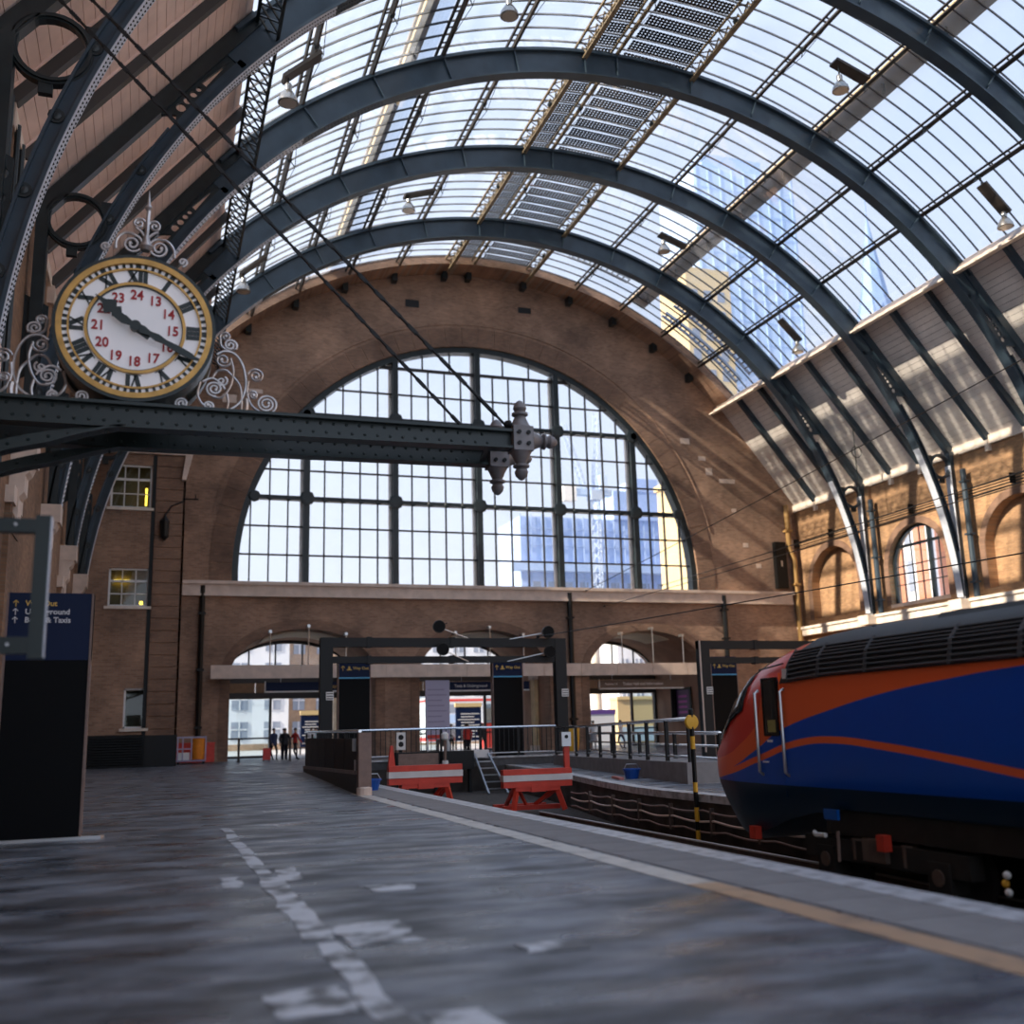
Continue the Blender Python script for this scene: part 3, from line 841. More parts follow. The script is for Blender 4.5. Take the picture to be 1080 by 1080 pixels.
for y0, y1 in zip(bars[:-1], bars[1:]):
    for a, b, cols, mg in ((-5.5,-1.6,7,0.45),(-1.6,7.6,19,0.55)):
        key = (a, round(y1-y0, 3))
        if key not in pvs: pvs[key] = pv_mesh(a, b, y1-y0, cols, 4, mg).mesh('solar_panel', [M['glass'], M['pv']])
        link('solar_panel', pvs[key], ceiling, (0, y0, 0))
# brick-lined soffit against the gable
lining = struct(MB().arcbar(23.35, 23.9, GL, GRr, YE, YG, 60).build('trim_7', M['brick_y']))
for a in PUR:
    th = rad(a); x0, z0 = arc(th, 23.0); x1, z1 = arc(th, 23.5)
    MB().cbox((x1, YG-0.32, z1-0.25), (0.32,0.6,0.75)).build('purlin_corbel', M['iron'], lining)

# ================================================================== purlins
names = {-37.8:'lowest purlin of the left glazing, just above the lattice edge girder', -29.7:'second purlin up from the left lattice edge girder', -21.6:'third purlin up on the left glazing, beside the grey outside gutter board',
 -13.6:'fourth purlin up on the left glazing, next below the crown lattice', -5.5:'ochre lattice purlin on the left side of the solar panel crown', -1.6:'slim ochre purlin between the narrow and wide rows of solar panels',
 7.6:'ochre lattice purlin on the right side of the solar panel crown', 15.7:'first thin twin-bar purlin right of the crown lattice', 23.8:'sunlit purlin on the right glazing beside the outside gutter board',
 31.9:'second thin purlin up from the edge of the right glazing', 39.8:'lowest thin purlin on the right glazing'}
def purlin(a):
    th = rad(a); er = Vector((sin(th),0,cos(th))); et = Vector((cos(th),0,-sin(th)))
    def P(R, s, y): x, z = arc(th, R); return Vector((x, y, z)) + et*s
    t = thing('roof_purlin', names[a], 'purlin', group='roof purlins')
    y0, y1 = 13.7, YE+0.6
    lat = a in (-5.5, 7.6)
    m_ = M['lattice'] if a in (-5.5, -1.6, 7.6) else M['purlin']
    w = 0.26 if lat else 0.15
    for s in (-1, 1):
        MB().beam(P(23.66, s*w, y0), P(23.66, s*w, y1), 0.09, 0.09, er).build('top_bar', m_, t)
    if lat:
        MB().beam(P(23.05, 0, y0), P(23.05, 0, y1), 0.22, 0.06, er).build('bottom_chord', m_, t)
        lt = MB(); y = y0; k = 0
        while y < y1-0.8:
            lt.beam(P(23.07,0,y), P(23.63,0,y+0.4), 0.05, 0.05, et); lt.beam(P(23.63,0,y+0.4), P(23.07,0,y+0.8), 0.05, 0.05, et)
            lt.beam(P(23.63,-0.26,y), P(23.63,0.26,y+0.4), 0.04, 0.04, er); lt.beam(P(23.63,0.26,y+0.4), P(23.63,-0.26,y+0.8), 0.04, 0.04, er)
            y += 0.8
        lt.build('lattice_web', m_, t)
    else:
        MB().beam(P(23.42, 0, y0), P(23.42, 0, y1), 0.13, 0.13, er).build('bottom_bar', m_, t)
        tie = MB(); y = y0
        while y < y1:
            tie.beam(P(23.66,-w,y), P(23.66,w,y), 0.05, 0.05, er); y += 1.0
        o = tie.build('cross_ties', m_, t); o['kind'] = 'stuff'
    for r0, r1 in zip([13.7]+RIBS, RIBS+[YE+0.6]):
        ym = (r0+r1)/2
        MB().lathe([(0.03,-0.12),(0.12,-0.06),(0.12,0.06),(0.03,0.12)], tuple(P(23.4,0,ym)), 'Y', 8).build('tie_boss', M['iron'], t)
        if not lat:
            tr_ = MB()
            q = P(23.0, 0, ym)
            tr_.tube([P(23.4,0,ym), q], 0.025, 5); tr_.tube([P(23.4,0,r0+1.2), q, P(23.4,0,r1-1.2)], 0.015, 5)
            tr_.build('truss_rod', M['iron'], t)
    return t
for a in PUR: purlin(a)
# edge girders of the glazing
def edge_girder(a, lab, lattice):
    th = rad(a); t = thing('edge_girder', lab, 'girder')
    x0, z0 = arc(th, 22.75); x1, z1 = arc(th, 23.75)
    if lattice:
        xb, zb = x0-0.25, z0-0.15
        for x, z in ((2.22, 23.0), (2.85, 22.45)):
            MB().box(x-0.05, x+0.05, 13.7, YG-0.02, z-0.06, z+0.06).build('chord', M['iron'], t)
        lt = MB(); y = 13.7
        while y < YG-0.6:
            lt.beam((2.22,y,23.0), (2.85,y+0.55,22.45), 0.05, 0.05, (1,0,1)); lt.beam((2.85,y,22.45), (2.22,y+0.55,23.0), 0.05, 0.05, (1,0,1)); y += 0.55
        lt.build('lattice_web', M['iron'], t)
    else:
        MB().prism([(x0-0.1,z0),(x0+0.06,z0+0.0),(x1+0.02,z1),(x1-0.3,z1)], 'Y', 13.7, YG-0.02).build('gutter_plate', M['stone'], t)
        MB().box(x0-0.18, x0+0.1, 13.7, YG-0.02, z0-0.05, z0+0.05).build('gutter_lip', M['stone_w'], t)
edge_girder(GL, 'dark cross-braced lattice girder along the lower edge of the left glazing', True)
edge_girder(GRr, 'pale gutter girder along the lower edge of the right glazing', False)
# boards walked on by roof cleaners, outside the glass
def walkway(a0, a1, lab, m_, catch):
    t = thing('roof_walkway', lab, 'walkway')
    k = 0; y = -14.0
    MB().arcbar(24.35, 24.42, a0, a1, -14, YE, 2).build('deck', m_, t)
    th = rad(catch); x, z = arc(th, 24.05)
    MB().box(x-0.03, x+0.03, -14, YE, z, z+0.34).build('sun_catch_board', M['tan'], t)  # upright tan board added to catch the sun as a warm strip
    yy = 14.0
    while yy < YE:
        x, z = arc(rad((a0+a1)/2), 24.15)
        MB().cbox((x, yy, z), (0.1,0.1,0.5)).build('support', M['dark'], t); yy += 3.95
M['tan'] = mat('tan_boards', (0.75,0.55,0.30), 0.7, var=0.2, scale=1.5)
M['greyb'] = mat('grey_boards', (0.36,0.34,0.32), 0.8, var=0.25, scale=1.0)
walkway(24.9, 27.2, 'grey walkway boards with an added tan sun-catching edge above the glass beside the sunlit purlin', M['greyb'], 24.75)
walkway(-24.6, -22.6, 'grey walkway boards above the glass on the left of the roof', M['greyb'], -24.6)

# repair scaffold lying on the glass next to the gable
t = thing('roof_scaffold', 'blue-grey ladder beams lying on the last bay of roof glass by the gable', 'scaffold')
M['alu'] = mat('weathered_aluminium', (0.30,0.36,0.46), 0.5)
for a0, a1, ys3 in ((30,46,(54.6,56.3,58.0)), (12,22,(54.8,56.8)), (-30,-16,(55.2,57.4))):
    for y in ys3:
        m = MB()
        for dy in (0, 0.55): m.arcbar(24.25, 24.42, a0, a1, y+dy-0.05, y+dy+0.05, 8)
        k = a0+0.4
        while k < a1:
            m.arcbar(24.28, 24.38, k, k+0.22, y, y+0.55, 1); k += 0.95
        m.build('ladder_beam', M['alu'], t)
MB().arcbar(24.5, 24.56, 28, 46, 55.4, 56.1, 8).build('plank', M['greyb'], t)
# ================================================================== station clock on its bracket beam
M['gold'] = mat('aged_gold', (0.62,0.36,0.10), 0.4, 0.35, var=0.2, scale=5)
M['dial'] = mat('opal_dial', (0.80,0.80,0.82), 0.35, var=0.06, scale=1.5, emit=(0.9,0.88,0.95), es=0.10)
M['blackgreen'] = mat('bottle_green_paint', (0.010,0.022,0.022), 0.35)
M['rednum'] = mat('red_numerals', (0.42,0.015,0.02), 0.5)
M['wrought'] = mat('silver_scrollwork', (0.50,0.47,0.46), 0.3, 0.75, var=0.25, scale=6)
M['finial'] = mat('grey_cast_finial', (0.20,0.19,0.195), 0.5, 0.2, var=0.2, scale=5)
CX, CZ, YF, YK = -0.40, 6.52, 13.62, 14.62
clock = thing('station_clock', 'large round station clock with gilt rims, roman numerals and red inner numbers', 'clock', (CX, YF, CZ))
def disc(m, r0, r1, y0, y1, n=72):
    if r0 <= 0: return m.prism(ring2((0,0), r1, n), 'Y', y0, y1)
    return m.plate(ring2((0,0), r1, n), [ring2((0,0), r0, n)], 'Y', y0, y1)
MB().lathe([(0.95,0.02),(1.0,0.06),(1.0,0.30),(0.96,0.34),(0.96,0.68),(1.0,0.72),(1.0,0.96),(0.95,1.0)], (0,0,0), 'Y', 72).build('drum', M['blackgreen'], clock, smooth=True)
disc(MB(), 0.955, 1.0, -0.05, 0.06).build('outer_rim', M['blackgreen'], clock)
disc(MB(), 0.0, 0.96, 0.0, 0.03).build('dial', M['dial'], clock)
disc(MB(), 0.885, 0.955, -0.06, 0.02).build('gilt_outer_ring', M['gold'], clock)
disc(MB(), 0.800, 0.822, -0.04, 0.02).build('gilt_minute_ring', M['gold'], clock)
disc(MB(), 0.585, 0.622, -0.05, 0.02).build('gilt_inner_ring', M['gold'], clock)
disc(MB(), 0.575, 0.585, -0.04, 0.02).build('inner_ring_edge', M['blackgreen'], clock)
mk = MB().box(-0.019, 0.019, -0.012, 0.01, 0.824, 0.884).mesh('minute_mark', M['blackgreen'])
mk5 = MB().box(-0.034, 0.034, -0.012, 0.01, 0.824, 0.884).mesh('minute_mark', M['blackgreen'])
for k in range(60):
    o = link('minute_mark', mk5 if k % 5 == 0 else mk, clock); o.rotation_euler = (0, rad(6*k), 0)
def stroke(m, x0, z0, x1, z1, w):
    d = Vector((x1-x0, z1-z0)).normalized(); n = Vector((-d.y, d.x))*w/2
    m.prism([(x0+n.x,z0+n.y),(x1+n.x,z1+n.y),(x1-n.x,z1-n.y),(x0-n.x,z0-n.y)], 'Y', -0.015, 0.005)
ROM = ['XII','I','II','III','IV','V','VI','VII','VIII','IX','X','XI']
for k, s in enumerate(ROM):
    wid = {'I':0.062,'V':0.125,'X':0.125}
    tot = sum(wid[c] for c in s); sc_ = min(1.0, 0.34/tot)
    x = -tot*sc_/2; m = MB(); b0, b1 = 0.635, 0.795
    for c in s:
        w = wid[c]*sc_; xc = x+w/2
        if c == 'I': stroke(m, xc, b0, xc, b1, 0.05*sc_+0.004)
        if c == 'V': stroke(m, xc, b0, xc-w*0.36, b1, 0.056*sc_); stroke(m, xc, b0, xc+w*0.36, b1, 0.02)
        if c == 'X': stroke(m, xc-w*0.36, b1, xc+w*0.36, b0, 0.056*sc_); stroke(m, xc-w*0.36, b0, xc+w*0.36, b1, 0.02)
        x += w
    m.box(-tot*sc_/2, tot*sc_/2, -0.014, 0.005, b0-0.008, b0+0.004); m.box(-tot*sc_/2, tot*sc_/2, -0.014, 0.005, b1-0.004, b1+0.008)
    o = m.build('roman_numeral', M['blackgreen'], clock); o.rotation_euler = (0, rad(30*k), 0)
for k in range(12):
    n = 24 if k == 0 else 12+k
    a = rad(30*k); r = 0.455
    text(str(n), 0.18, M['rednum'], clock, (sin(a)*r, -0.012, cos(a)*r), align='CENTER', ext=0.006, name='red_number', bold=0.004, sx=0.9)
# hands: twenty past ten
h = MB()
h.prism([(-0.035,-0.22),(0.035,-0.22),(0.05,-0.06),(0.03,0.10),(0.03,0.24),(0.09,0.30),(0.05,0.34),(0.12,0.40),(0.035,0.50),(0.0,0.64),(-0.035,0.50),(-0.12,0.40),(-0.05,0.34),(-0.09,0.30),(-0.03,0.24),(-0.03,0.10),(-0.05,-0.06)], 'Y', -0.085, -0.065)
o = h.build('hour_hand', M['blackgreen'], clock); o.rotation_euler = (0, rad(308), 0)
h = MB()
h.prism([(-0.03,-0.30),(0.03,-0.30),(0.06,-0.16),(0.03,-0.05),(0.055,0.10),(0.03,0.20),(0.05,0.30),(0.032,0.42),(0.045,0.60),(0.04,0.78),(0.0,0.90),(-0.04,0.78),(-0.045,0.60),(-0.032,0.42),(-0.05,0.30),(-0.03,0.20),(-0.055,0.10),(-0.03,-0.05),(-0.06,-0.16)], 'Y', -0.12, -0.10)
o = h.build('minute_hand', M['blackgreen'], clock); o.rotation_euler = (0, rad(117), 0)
MB().lathe([(0.07,-0.13),(0.07,-0.05),(0.05,0.0)], (0,0,0), 'Y', 16).build('hand_boss', M['blackgreen'], clock)
disc(MB(), 0.0, 0.96, 0.97, 1.0).build('rear_dial', M['dial'], clock)
disc(MB(), 0.885, 0.955, 0.98, 1.06).build('rear_gilt_ring', M['gold'], clock)

# ---- scrollwork: wrought bars curled in the plane of the beam
def curl(m, c, r, turns, a0, dirn=1, lead=None, w=0.017, rend=0.22):
    """spiral from radius r inwards, starting at angle a0 (degrees)"""
    n = int(18*turns)+2; pts = []
    for i in range(n+1):
        f = i/n; a = rad(a0) + dirn*2*pi*turns*f; q = r*(1-f*(1-rend))
        pts.append((c[0]+q*cos(a), 0, c[1]+q*sin(a)))
    pts = [(p[0], 0, p[1]) for p in (lead or [])] + pts
    m.tube(pts, w, 6)
    m.sphere(pts[-1], w*1.7, 6, 4)
def smooth_path(pts, n=6):
    out = []
    P = [pts[0]] + list(pts) + [pts[-1]]
    for i in range(1, len(P)-2):
        for k in range(n):
            t = k/n; p0, p1, p2, p3 = (Vector(P[i+j]) for j in (-1,0,1,2))
            out.append(tuple(0.5*((2*p1)+(p2-p0)*t+(2*p0-5*p1+4*p2-p3)*t*t+(3*p1-p0-3*p2+p3)*t**3)))
    out.append(tuple(pts[-1])); return out
def D(cx, cy):   # scroll drawing units -> metres from the clock centre
    return ((28+cx/8.31)/86.3, (30-cy/8.31)/77 + (28+cx/8.31)*0.00117)
def side_scroll(parent, sgn):
    def d(cx, cy): x, z = D(cx, cy); return (sgn*x, z)
    u = 1/(8.31*81)
    def bar(pts, w=0.017):
        q = smooth_path([d(*p) for p in pts]); MB().tube([(a,0,b) for a,b in q], w, 6).build('scroll_bar', M['wrought'], parent, smooth=True)
    def cu(c, r, turns, a0, dirn, w=0.016):
        m = MB(); a = a0 if sgn > 0 else 180-a0
        curl(m, d(*c), r*u, turns, a, dirn*sgn, None, w); m.build('scroll_volute', M['wrought'], parent, smooth=True)
    bar([(465,450),(530,420),(620,445),(690,540),(725,680),(715,800),(660,900),(560,950),(480,945)])
    cu((520,500), 68, 1.6, 20, -1)
    bar([(585,490),(612,600),(590,730),(520,830),(440,828)])
    cu((455,755), 72, 1.9, -80, -1)
    bar([(350,690),(430,662),(510,710),(545,760)])
    bar([(430,660),(470,600),(540,590),(600,640),(670,730),(690,850),(690,955)])
    bar([(330,690),(310,800),(350,885),(430,940)])
    cu((405,905), 45, 1.5, -60, 1)
    cu((180,880), 55, 1.8, -90, -1)
    bar([(745,690),(738,800),(780,910),(870,975),(950,985)])
    cu((812,645), 68, 1.7, 170, -1)
    cu((912,900), 90, 2.3, -80, 1)
    cu((790,820), 42, 1.4, 170, -1)
    cu((535,290), 48, 1.4, 200, -1)
    bar([(490,300),(500,370),(560,415),(620,400)])
    cu((580,365), 58, 1.6, -40, 1)
    bar([(560,960),(575,880),(560,800)])
    bar([(728,850),(735,905),(728,965)], 0.03)
    cu((515,690), 50, 1.3, 60, -1)
scr = thing('clock_scrollwork', 'pair of silvery wrought-iron scroll brackets flanking the station clock', 'ironwork', (CX, YF+0.12, CZ))
scr.scale = (1.06, 1, 1.0)
side_scroll(scr, 1); side_scroll(scr, -1)
cr_ = thing('clock_cresting', 'silvery scrolled cresting with a spike on top of the station clock', 'ironwork', (CX, YF+0.10, CZ+0.04))
cr_.scale = (1.1, 1, 1.1)
def T(cx, cy): return ((80+cx/7.71-142)/86.3+0.02, (350-220-cy/7.71)/77-0.02)
def tbar(pts, w=0.017): MB().tube([(a,0,b) for a,b in smooth_path([T(*p) for p in pts])], w, 6).build('scroll_bar', M['wrought'], cr_, smooth=True)
def tcu(c, r, turns, a0, dirn, w=0.016):
    m = MB(); curl(m, T(*c), r/(7.71*81), turns, a0, dirn, None, w); m.build('scroll_volute', M['wrought'], cr_, smooth=True)
tbar([(510,395),(512,280),(515,150),(520,60)], 0.028)
MB().lathe([(0.02,0),(0.05,0.05),(0.02,0.1),(0.0,0.3)], (T(518,90)[0],0,T(518,90)[1]), 'Z', 8).build('spike', M['wrought'], cr_, smooth=True)
MB().lathe([(0.06,0),(0.09,0.05),(0.05,0.12),(0.03,0.2)], (T(511,395)[0],0,T(511,395)[1]), 'Z', 10).build('stem_base', M['wrought'], cr_, smooth=True)
tbar([(282,400),(290,325),(345,272),(420,278)]); tbar([(730,430),(722,360),(670,305),(600,295)])
tcu((408,352), 78, 1.8, 90, -1); tcu((612,368), 78, 1.8, 90, 1)
tcu((450,190), 50, 1.5, -30, 1); tcu((570,200), 50, 1.5, 210, -1)
tcu((212,393), 36, 1.3, -90, -1); tcu((797,452), 36, 1.3, -90, 1)
tbar([(430,225),(470,250),(505,300)]); tbar([(600,240),(560,260),(520,300)])

# ---- twin bracket beams
ZT = 5.49
def girder(Y, lab, xe):
    t = thing('bracket_girder', lab, 'girder', (0, Y, 0), group='bracket girders of the clock')
    x0 = XL+0.15
    MB().prism([(x0,ZT-0.31),(-0.9,ZT-0.31),(xe,ZT-0.25),(xe,ZT),(x0,ZT)], 'Y', -0.02, 0.02).build('web', M['blackgreen'], t)
    MB().prism([(x0,ZT-0.03),(xe,ZT-0.03),(xe,ZT+0.01),(x0,ZT+0.01)], 'Y', -0.12, 0.12).build('top_flange', M['blackgreen'], t)
    MB().prism([(x0,ZT-0.33),(-0.9,ZT-0.33),(xe,ZT-0.27),(xe,ZT-0.24),(-0.9,ZT-0.30),(x0,ZT-0.30)], 'Y', -0.12, 0.12).build('bottom_flange', M['blackgreen'], t)
    q = [(-3.6+3.15*f, ZT-0.305-1.15*(1-f)**1.9) for f in [i/14 for i in range(15)]]
    qt = [min(1.0, (14-i)/4) for i in range(15)]
    lo = [(x, z-0.17*g) for (x, z), g in zip(q, qt)]
    MB().prism(q + lo[::-1], 'Y', -0.03, 0.03).prism([(x,z+0.03) for x,z in lo]+lo[::-1], 'Y', -0.12, 0.12).build('curved_brace', M['blackgreen'], t)
    rv = MB()
    for k in range(48):
        x = -3.6 + k*0.175
        for z in (ZT-0.075, ZT-0.225+ (0.03 if x > 1.5 else 0)):
            if x < xe-0.4: rv.sphere((x+(0.08 if z < ZT-0.15 else 0), -0.022, z), 0.022, 6, 4, (1,0.8,1))
    for i in range(1, 14):
        rv.sphere((q[i][0], -0.032, q[i][1]-0.07), 0.022, 6, 4)
    o = rv.build('rivets', M['blackgreen'], t); o['kind'] = 'stuff'
    MB().box(x0-0.0, x0+0.06, -0.25, 0.25, ZT-1.8, ZT+0.1).build('wall_plate', M['blackgreen'], t)
    # cast finial block with three knobs
    f = MB(); zc = ZT-0.12; xc = xe+0.14
    f.box(xc-0.15, xc+0.15, -0.15, 0.15, zc-0.18, zc+0.18)
    blk = f.build('finial_block', M['finial'], t)
    prof = [(0.16,0),(0.13,0.05),(0.10,0.12),(0.075,0.17),(0.12,0.19),(0.12,0.22),(0.07,0.24),(0.10,0.29),(0.085,0.35),(0.04,0.40),(0.0,0.42)]
    MB().lathe(prof, (xc,0,zc+0.18), 'Z', 12).build('finial_knob', M['finial'], t, smooth=True)
    MB().lathe([(r,-h_) for r,h_ in prof], (xc,0,zc-0.18), 'Z', 12).build('finial_knob', M['finial'], t, smooth=True)
    MB().lathe(prof, (xc+0.15,0,zc), 'X', 12).build('finial_knob', M['finial'], t, smooth=True)
    for dx in (-0.07, 0.07):
        for dz in (-0.08, 0.08): MB().lathe([(0.03,-0.03),(0.03,0.0)], (xc+dx,-0.15,zc+dz), 'Y', 8).build('bolt', M['black'], t)
girder(YF+0.02, 'front one of the twin riveted girders carrying the station clock', 4.72)
girder(YK, 'rear one of the twin riveted girders carrying the station clock', 4.68)
sp = thing('girder_tie', 'short diagonal iron tie joining the ends of the two clock girders', 'brace')
MB().beam((4.4,YF+0.1,ZT-0.2),(4.55,YK-0.1,ZT-0.2),0.06,0.06).build('tie_bar', M['blackgreen'], sp)
for Y, xe, ztop, lab in ((YF+0.02, 4.68, 13.7, 'chain-like tie rod holding up the front clock girder'), (YK, 4.55, 13.9, 'chain-like tie rod holding up the rear clock girder')):
    t = thing('tie_rod', lab, 'tie rod', group='tie rods of the clock bracket')
    a, b = Vector((xe,Y,ZT+0.05)), Vector((XL+0.02,Y,ztop)); L = (b-a).length; d = (b-a)/L
    MB().tube([a, a+d*0.75], 0.022, 6).tube([a+d*0.25, a+d*0.62], 0.034, 6).build('turnbuckle', M['black'], t)
    ch = MB(); s = 0.7; k = 0
    while s < L:
        p, q = a+d*s, a+d*min(L, s+0.19)
        ch.beam(p, q, 0.055 if k % 2 else 0.022, 0.022 if k % 2 else 0.055, (0,1,0)); s += 0.165; k += 1
    o = ch.build('chain_links', M['black'], t); o['kind'] = 'stuff'
    MB().lathe([(0.05,0),(0.07,0.04),(0.05,0.1)], tuple(a), 'Z', 8).build('anchor', M['black'], t)
# ================================================================== tracks
ZRL = -0.77
M['rail'] = mat('rusty_rail', (0.16,0.12,0.10), 0.55, 0.4, var=0.2, scale=8)
M['railtop'] = mat('polished_rail_head', (0.55,0.52,0.50), 0.45, 0.0)
M['sleeper'] = mat('oily_sleeper', (0.06,0.05,0.045), 0.9, var=0.3, scale=4)
slp = MB().box(-0.78, 0.78, -0.1, 0.1, -0.135, -0.0).mesh('sleeper', M['sleeper'])
def track(xc, y0, y1, lab):
    t = thing('railway_track', lab, 'track', (xc, 0, ZRL), group='railway tracks')
    for s in (-1, 1):
        x = s*0.58
        r = MB().box(x-0.05, x+0.05, y0, y1, -0.12, -0.10).box(x-0.012, x+0.012, y0, y1, -0.10, -0.035).box(x-0.03, x+0.03, y0, y1, -0.04, -0.004).build('rail', M['rail'], t)
        MB().box(x-0.036, x+0.036, y0, y1, -0.02, 0.004).build('rail_head', M['railtop'], r)
    y = y0+0.3
    while y < y1:
        o = link('sleeper', slp, t, (0, y, -0.115)); y += 0.62
track(9.0, 5, 26.2, 'farther track with bright rails running under the train to the second buffer stop')
track(6.42, 5, 26.2, 'nearer track below the platform edge, ending at the first buffer stop')

# ================================================================== buffer stops
M['redw'] = mat('buffer_red', (0.66,0.055,0.03), 0.45, var=0.12, scale=4)
M['bwhite'] = mat('buffer_white', (0.72,0.68,0.66), 0.5, var=0.08, scale=4)
def buffer(xc, dz, side, lab):
    t = thing('buffer_stop', lab, 'buffer stop', (xc, 26.5, ZRL), group='red and white buffer stops')
    zb = 0.56+dz; w = 0.95
    MB().box(-w, w, -0.12, 0.12, zb+0.36, zb+0.50).build('top_board', M['redw'], t)
    MB().box(-w-0.01, w+0.01, -0.14, 0.12, zb+0.20, zb+0.355).build('white_board', M['bwhite'], t)
    MB().box(-w, w, -0.12, 0.12, zb+0.04, zb+0.195).build('bottom_board', M['redw'], t)
    MB().box(-0.62, 0.62, -0.10, 0.10, zb-0.06, zb+0.04).box(-0.2, 0.2, -0.13, 0.1, zb-0.08, zb+0.1).build('centre_block', M['redw'], t)
    for s in (-1, 1):
        MB().beam((s*0.56,-0.02,zb), (s*0.72,-0.15,0.0), 0.10, 0.12).build('leg', M['redw'], t)
        MB().beam((s*0.62,0.05,zb), (s*0.40,1.5,0.0), 0.08, 0.10).build('back_brace', M['redw'], t)
        MB().beam((s*0.5,0.05,zb), (s*0.05,0.6,0.02), 0.06, 0.08).build('cross_brace', M['redw'], t)
    MB().box(-0.8, 0.8, 0.4, 0.55, 0.0, 0.12).build('tie_beam', M['redw'], t)
    MB().box(-0.75, 0.75, 1.35, 1.5, 0.0, 0.1).build('tie_beam', M['redw'], t)
    x = side*0.86
    if side < 0: MB().prism([(x-0.09,zb+0.5),(x+0.09,zb+0.5),(x+0.03,zb+1.0),(x-0.03,zb+1.0)], 'Y', -0.05, 0.05).build('end_post', M['redw'], t)
    else:
        MB().box(x-0.07, x+0.07, -0.05, 0.05, zb+0.5, zb+1.1).build('end_post', M['redw'], t)
        p = MB().box(x-0.16, x+0.1, -0.12, 0.04, zb+1.05, zb+1.42).build('lamp_box', M['steel'], t)
        MB().lathe([(0.05,-0.02),(0.05,0.0)], (x-0.03,-0.12,zb+1.3), 'Y', 10).build('lens', M['black'], p)
buffer(9.62, 0.0, 1, 'red and white buffer stop on the farther track, carrying a grey lamp box')
buffer(6.62, 0.20, -1, 'red and white buffer stop half hidden behind the near platform edge')

# ================================================================== train
TX, THW = 9.0, 1.1
def curve_node(n, l, src, pts, y0, y1, vmax):
    mr = n.new('ShaderNodeMapRange'); mr.inputs['From Min'].default_value = y0; mr.inputs['From Max'].default_value = y1
    l.new(src, mr.inputs['Value'])
    c = n.new('ShaderNodeFloatCurve'); cu = c.mapping.curves[0]
    q = [((y-y0)/(y1-y0), v/vmax) for y, v in sorted(pts)]
    cu.points[0].location = q[0]; cu.points[1].location = q[-1]
    for a in q[1:-1]: cu.points.new(*a)
    c.mapping.update()
    l.new(mr.outputs[0], c.inputs['Value'])
    m_ = n.new('ShaderNodeMath'); m_.operation = 'MULTIPLY'; m_.inputs[1].default_value = vmax
    l.new(c.outputs[0], m_.inputs[0]); return m_.outputs[0]
def livery():
    m, n, l, b = nt('train_livery')
    t = n.new('ShaderNodeTexCoord'); s = n.new('ShaderNodeSeparateXYZ'); l.new(t.outputs['Object'], s.inputs[0])
    X, Y, Z = s.outputs
    f1 = curve_node(n, l, Y, [(4,1.84),(6.5,1.83),(8.23,1.77),(9.02,1.71),(9.95,1.62),(11.13,1.44),(12.2,1.22),(12.95,0.93),(13.85,0.66),(15.2,0.55)], 4, 15.2, 2.6)
    f2 = curve_node(n, l, Y, [(4,2.6),(12.15,2.58),(12.28,1.80),(12.65,1.72),(12.8,1.34),(13.3,1.04),(14.0,0.84),(15.2,0.8)], 4, 15.2, 2.6)
    f3 = curve_node(n, l, Y, [(4,0.30),(6.5,0.56),(8.15,0.76),(9.15,0.89),(10.2,1.01),(11.18,1.08),(11.79,1.05),(12.84,0.83),(13.75,0.64),(15.2,0.5)], 4, 15.2, 2.6)
    def mth(op, a, bb):
        q = n.new('ShaderNodeMath'); q.operation = op
        for i, v in enumerate((a, bb)):
            if isinstance(v, (int, float)): q.inputs[i].default_value = v
            elif v is not None: l.new(v, q.inputs[i])
        return q.outputs[0]
    def mix(fac, a, col):
        q = n.new('ShaderNodeMix'); q.data_type = 'RGBA'; l.new(fac, q.inputs['Factor'])
        if isinstance(a, tuple): q.inputs['A'].default_value = (*a, 1)
        else: l.new(a, q.inputs['A'])
        q.inputs['B'].default_value = (*col, 1); return q.outputs['Result']
    ORG = (1.0,0.165,0.045)
    c = mix(mth('GREATER_THAN', Z, f1), (0.0,0.085,0.56), ORG)
    st = mth('LESS_THAN', mth('ABSOLUTE', mth('SUBTRACT', Z, f3), None), 0.043)
    c = mix(st, c, ORG)
    c = mix(mth('LESS_THAN', Z, 0.50), c, (0.0,0.018,0.05))  # darker navy paints in the shade on the inturned lower body
    c = mix(mth('GREATER_THAN', Z, f2), c, (0.80,0.06,0.04))
    fr = mth('MULTIPLY', mth('LESS_THAN', mth('ABSOLUTE', mth('SUBTRACT', X, TX), None), 0.72), mth('GREATER_THAN', Y, 13.2))
    fr = mth('MULTIPLY', fr, mth('GREATER_THAN', Z, 0.6))
    c = mix(fr, c, (0.80,0.55,0.06))
    l.new(c, b.inputs['Base Color'])
    b.inputs['Roughness'].default_value = 0.3; b.inputs['Specular IOR Level'].default_value = 0.3; b.inputs['Coat Weight'].default_value = 0.12; b.inputs['Coat Roughness'].default_value = 0.1
    return m
M['livery'] = livery()
M['troof'] = mat('sooty_train_roof', (0.020,0.022,0.025), 0.5, var=0.3, scale=3)
M['slat'] = mat('train_louvre', (0.07,0.078,0.085), 0.35)
M['tglass'] = mat('dark_cab_glass', (0.02,0.03,0.035), 0.08)
M['under'] = mat('train_underframe', (0.018,0.017,0.016), 0.75, var=0.3, scale=4)
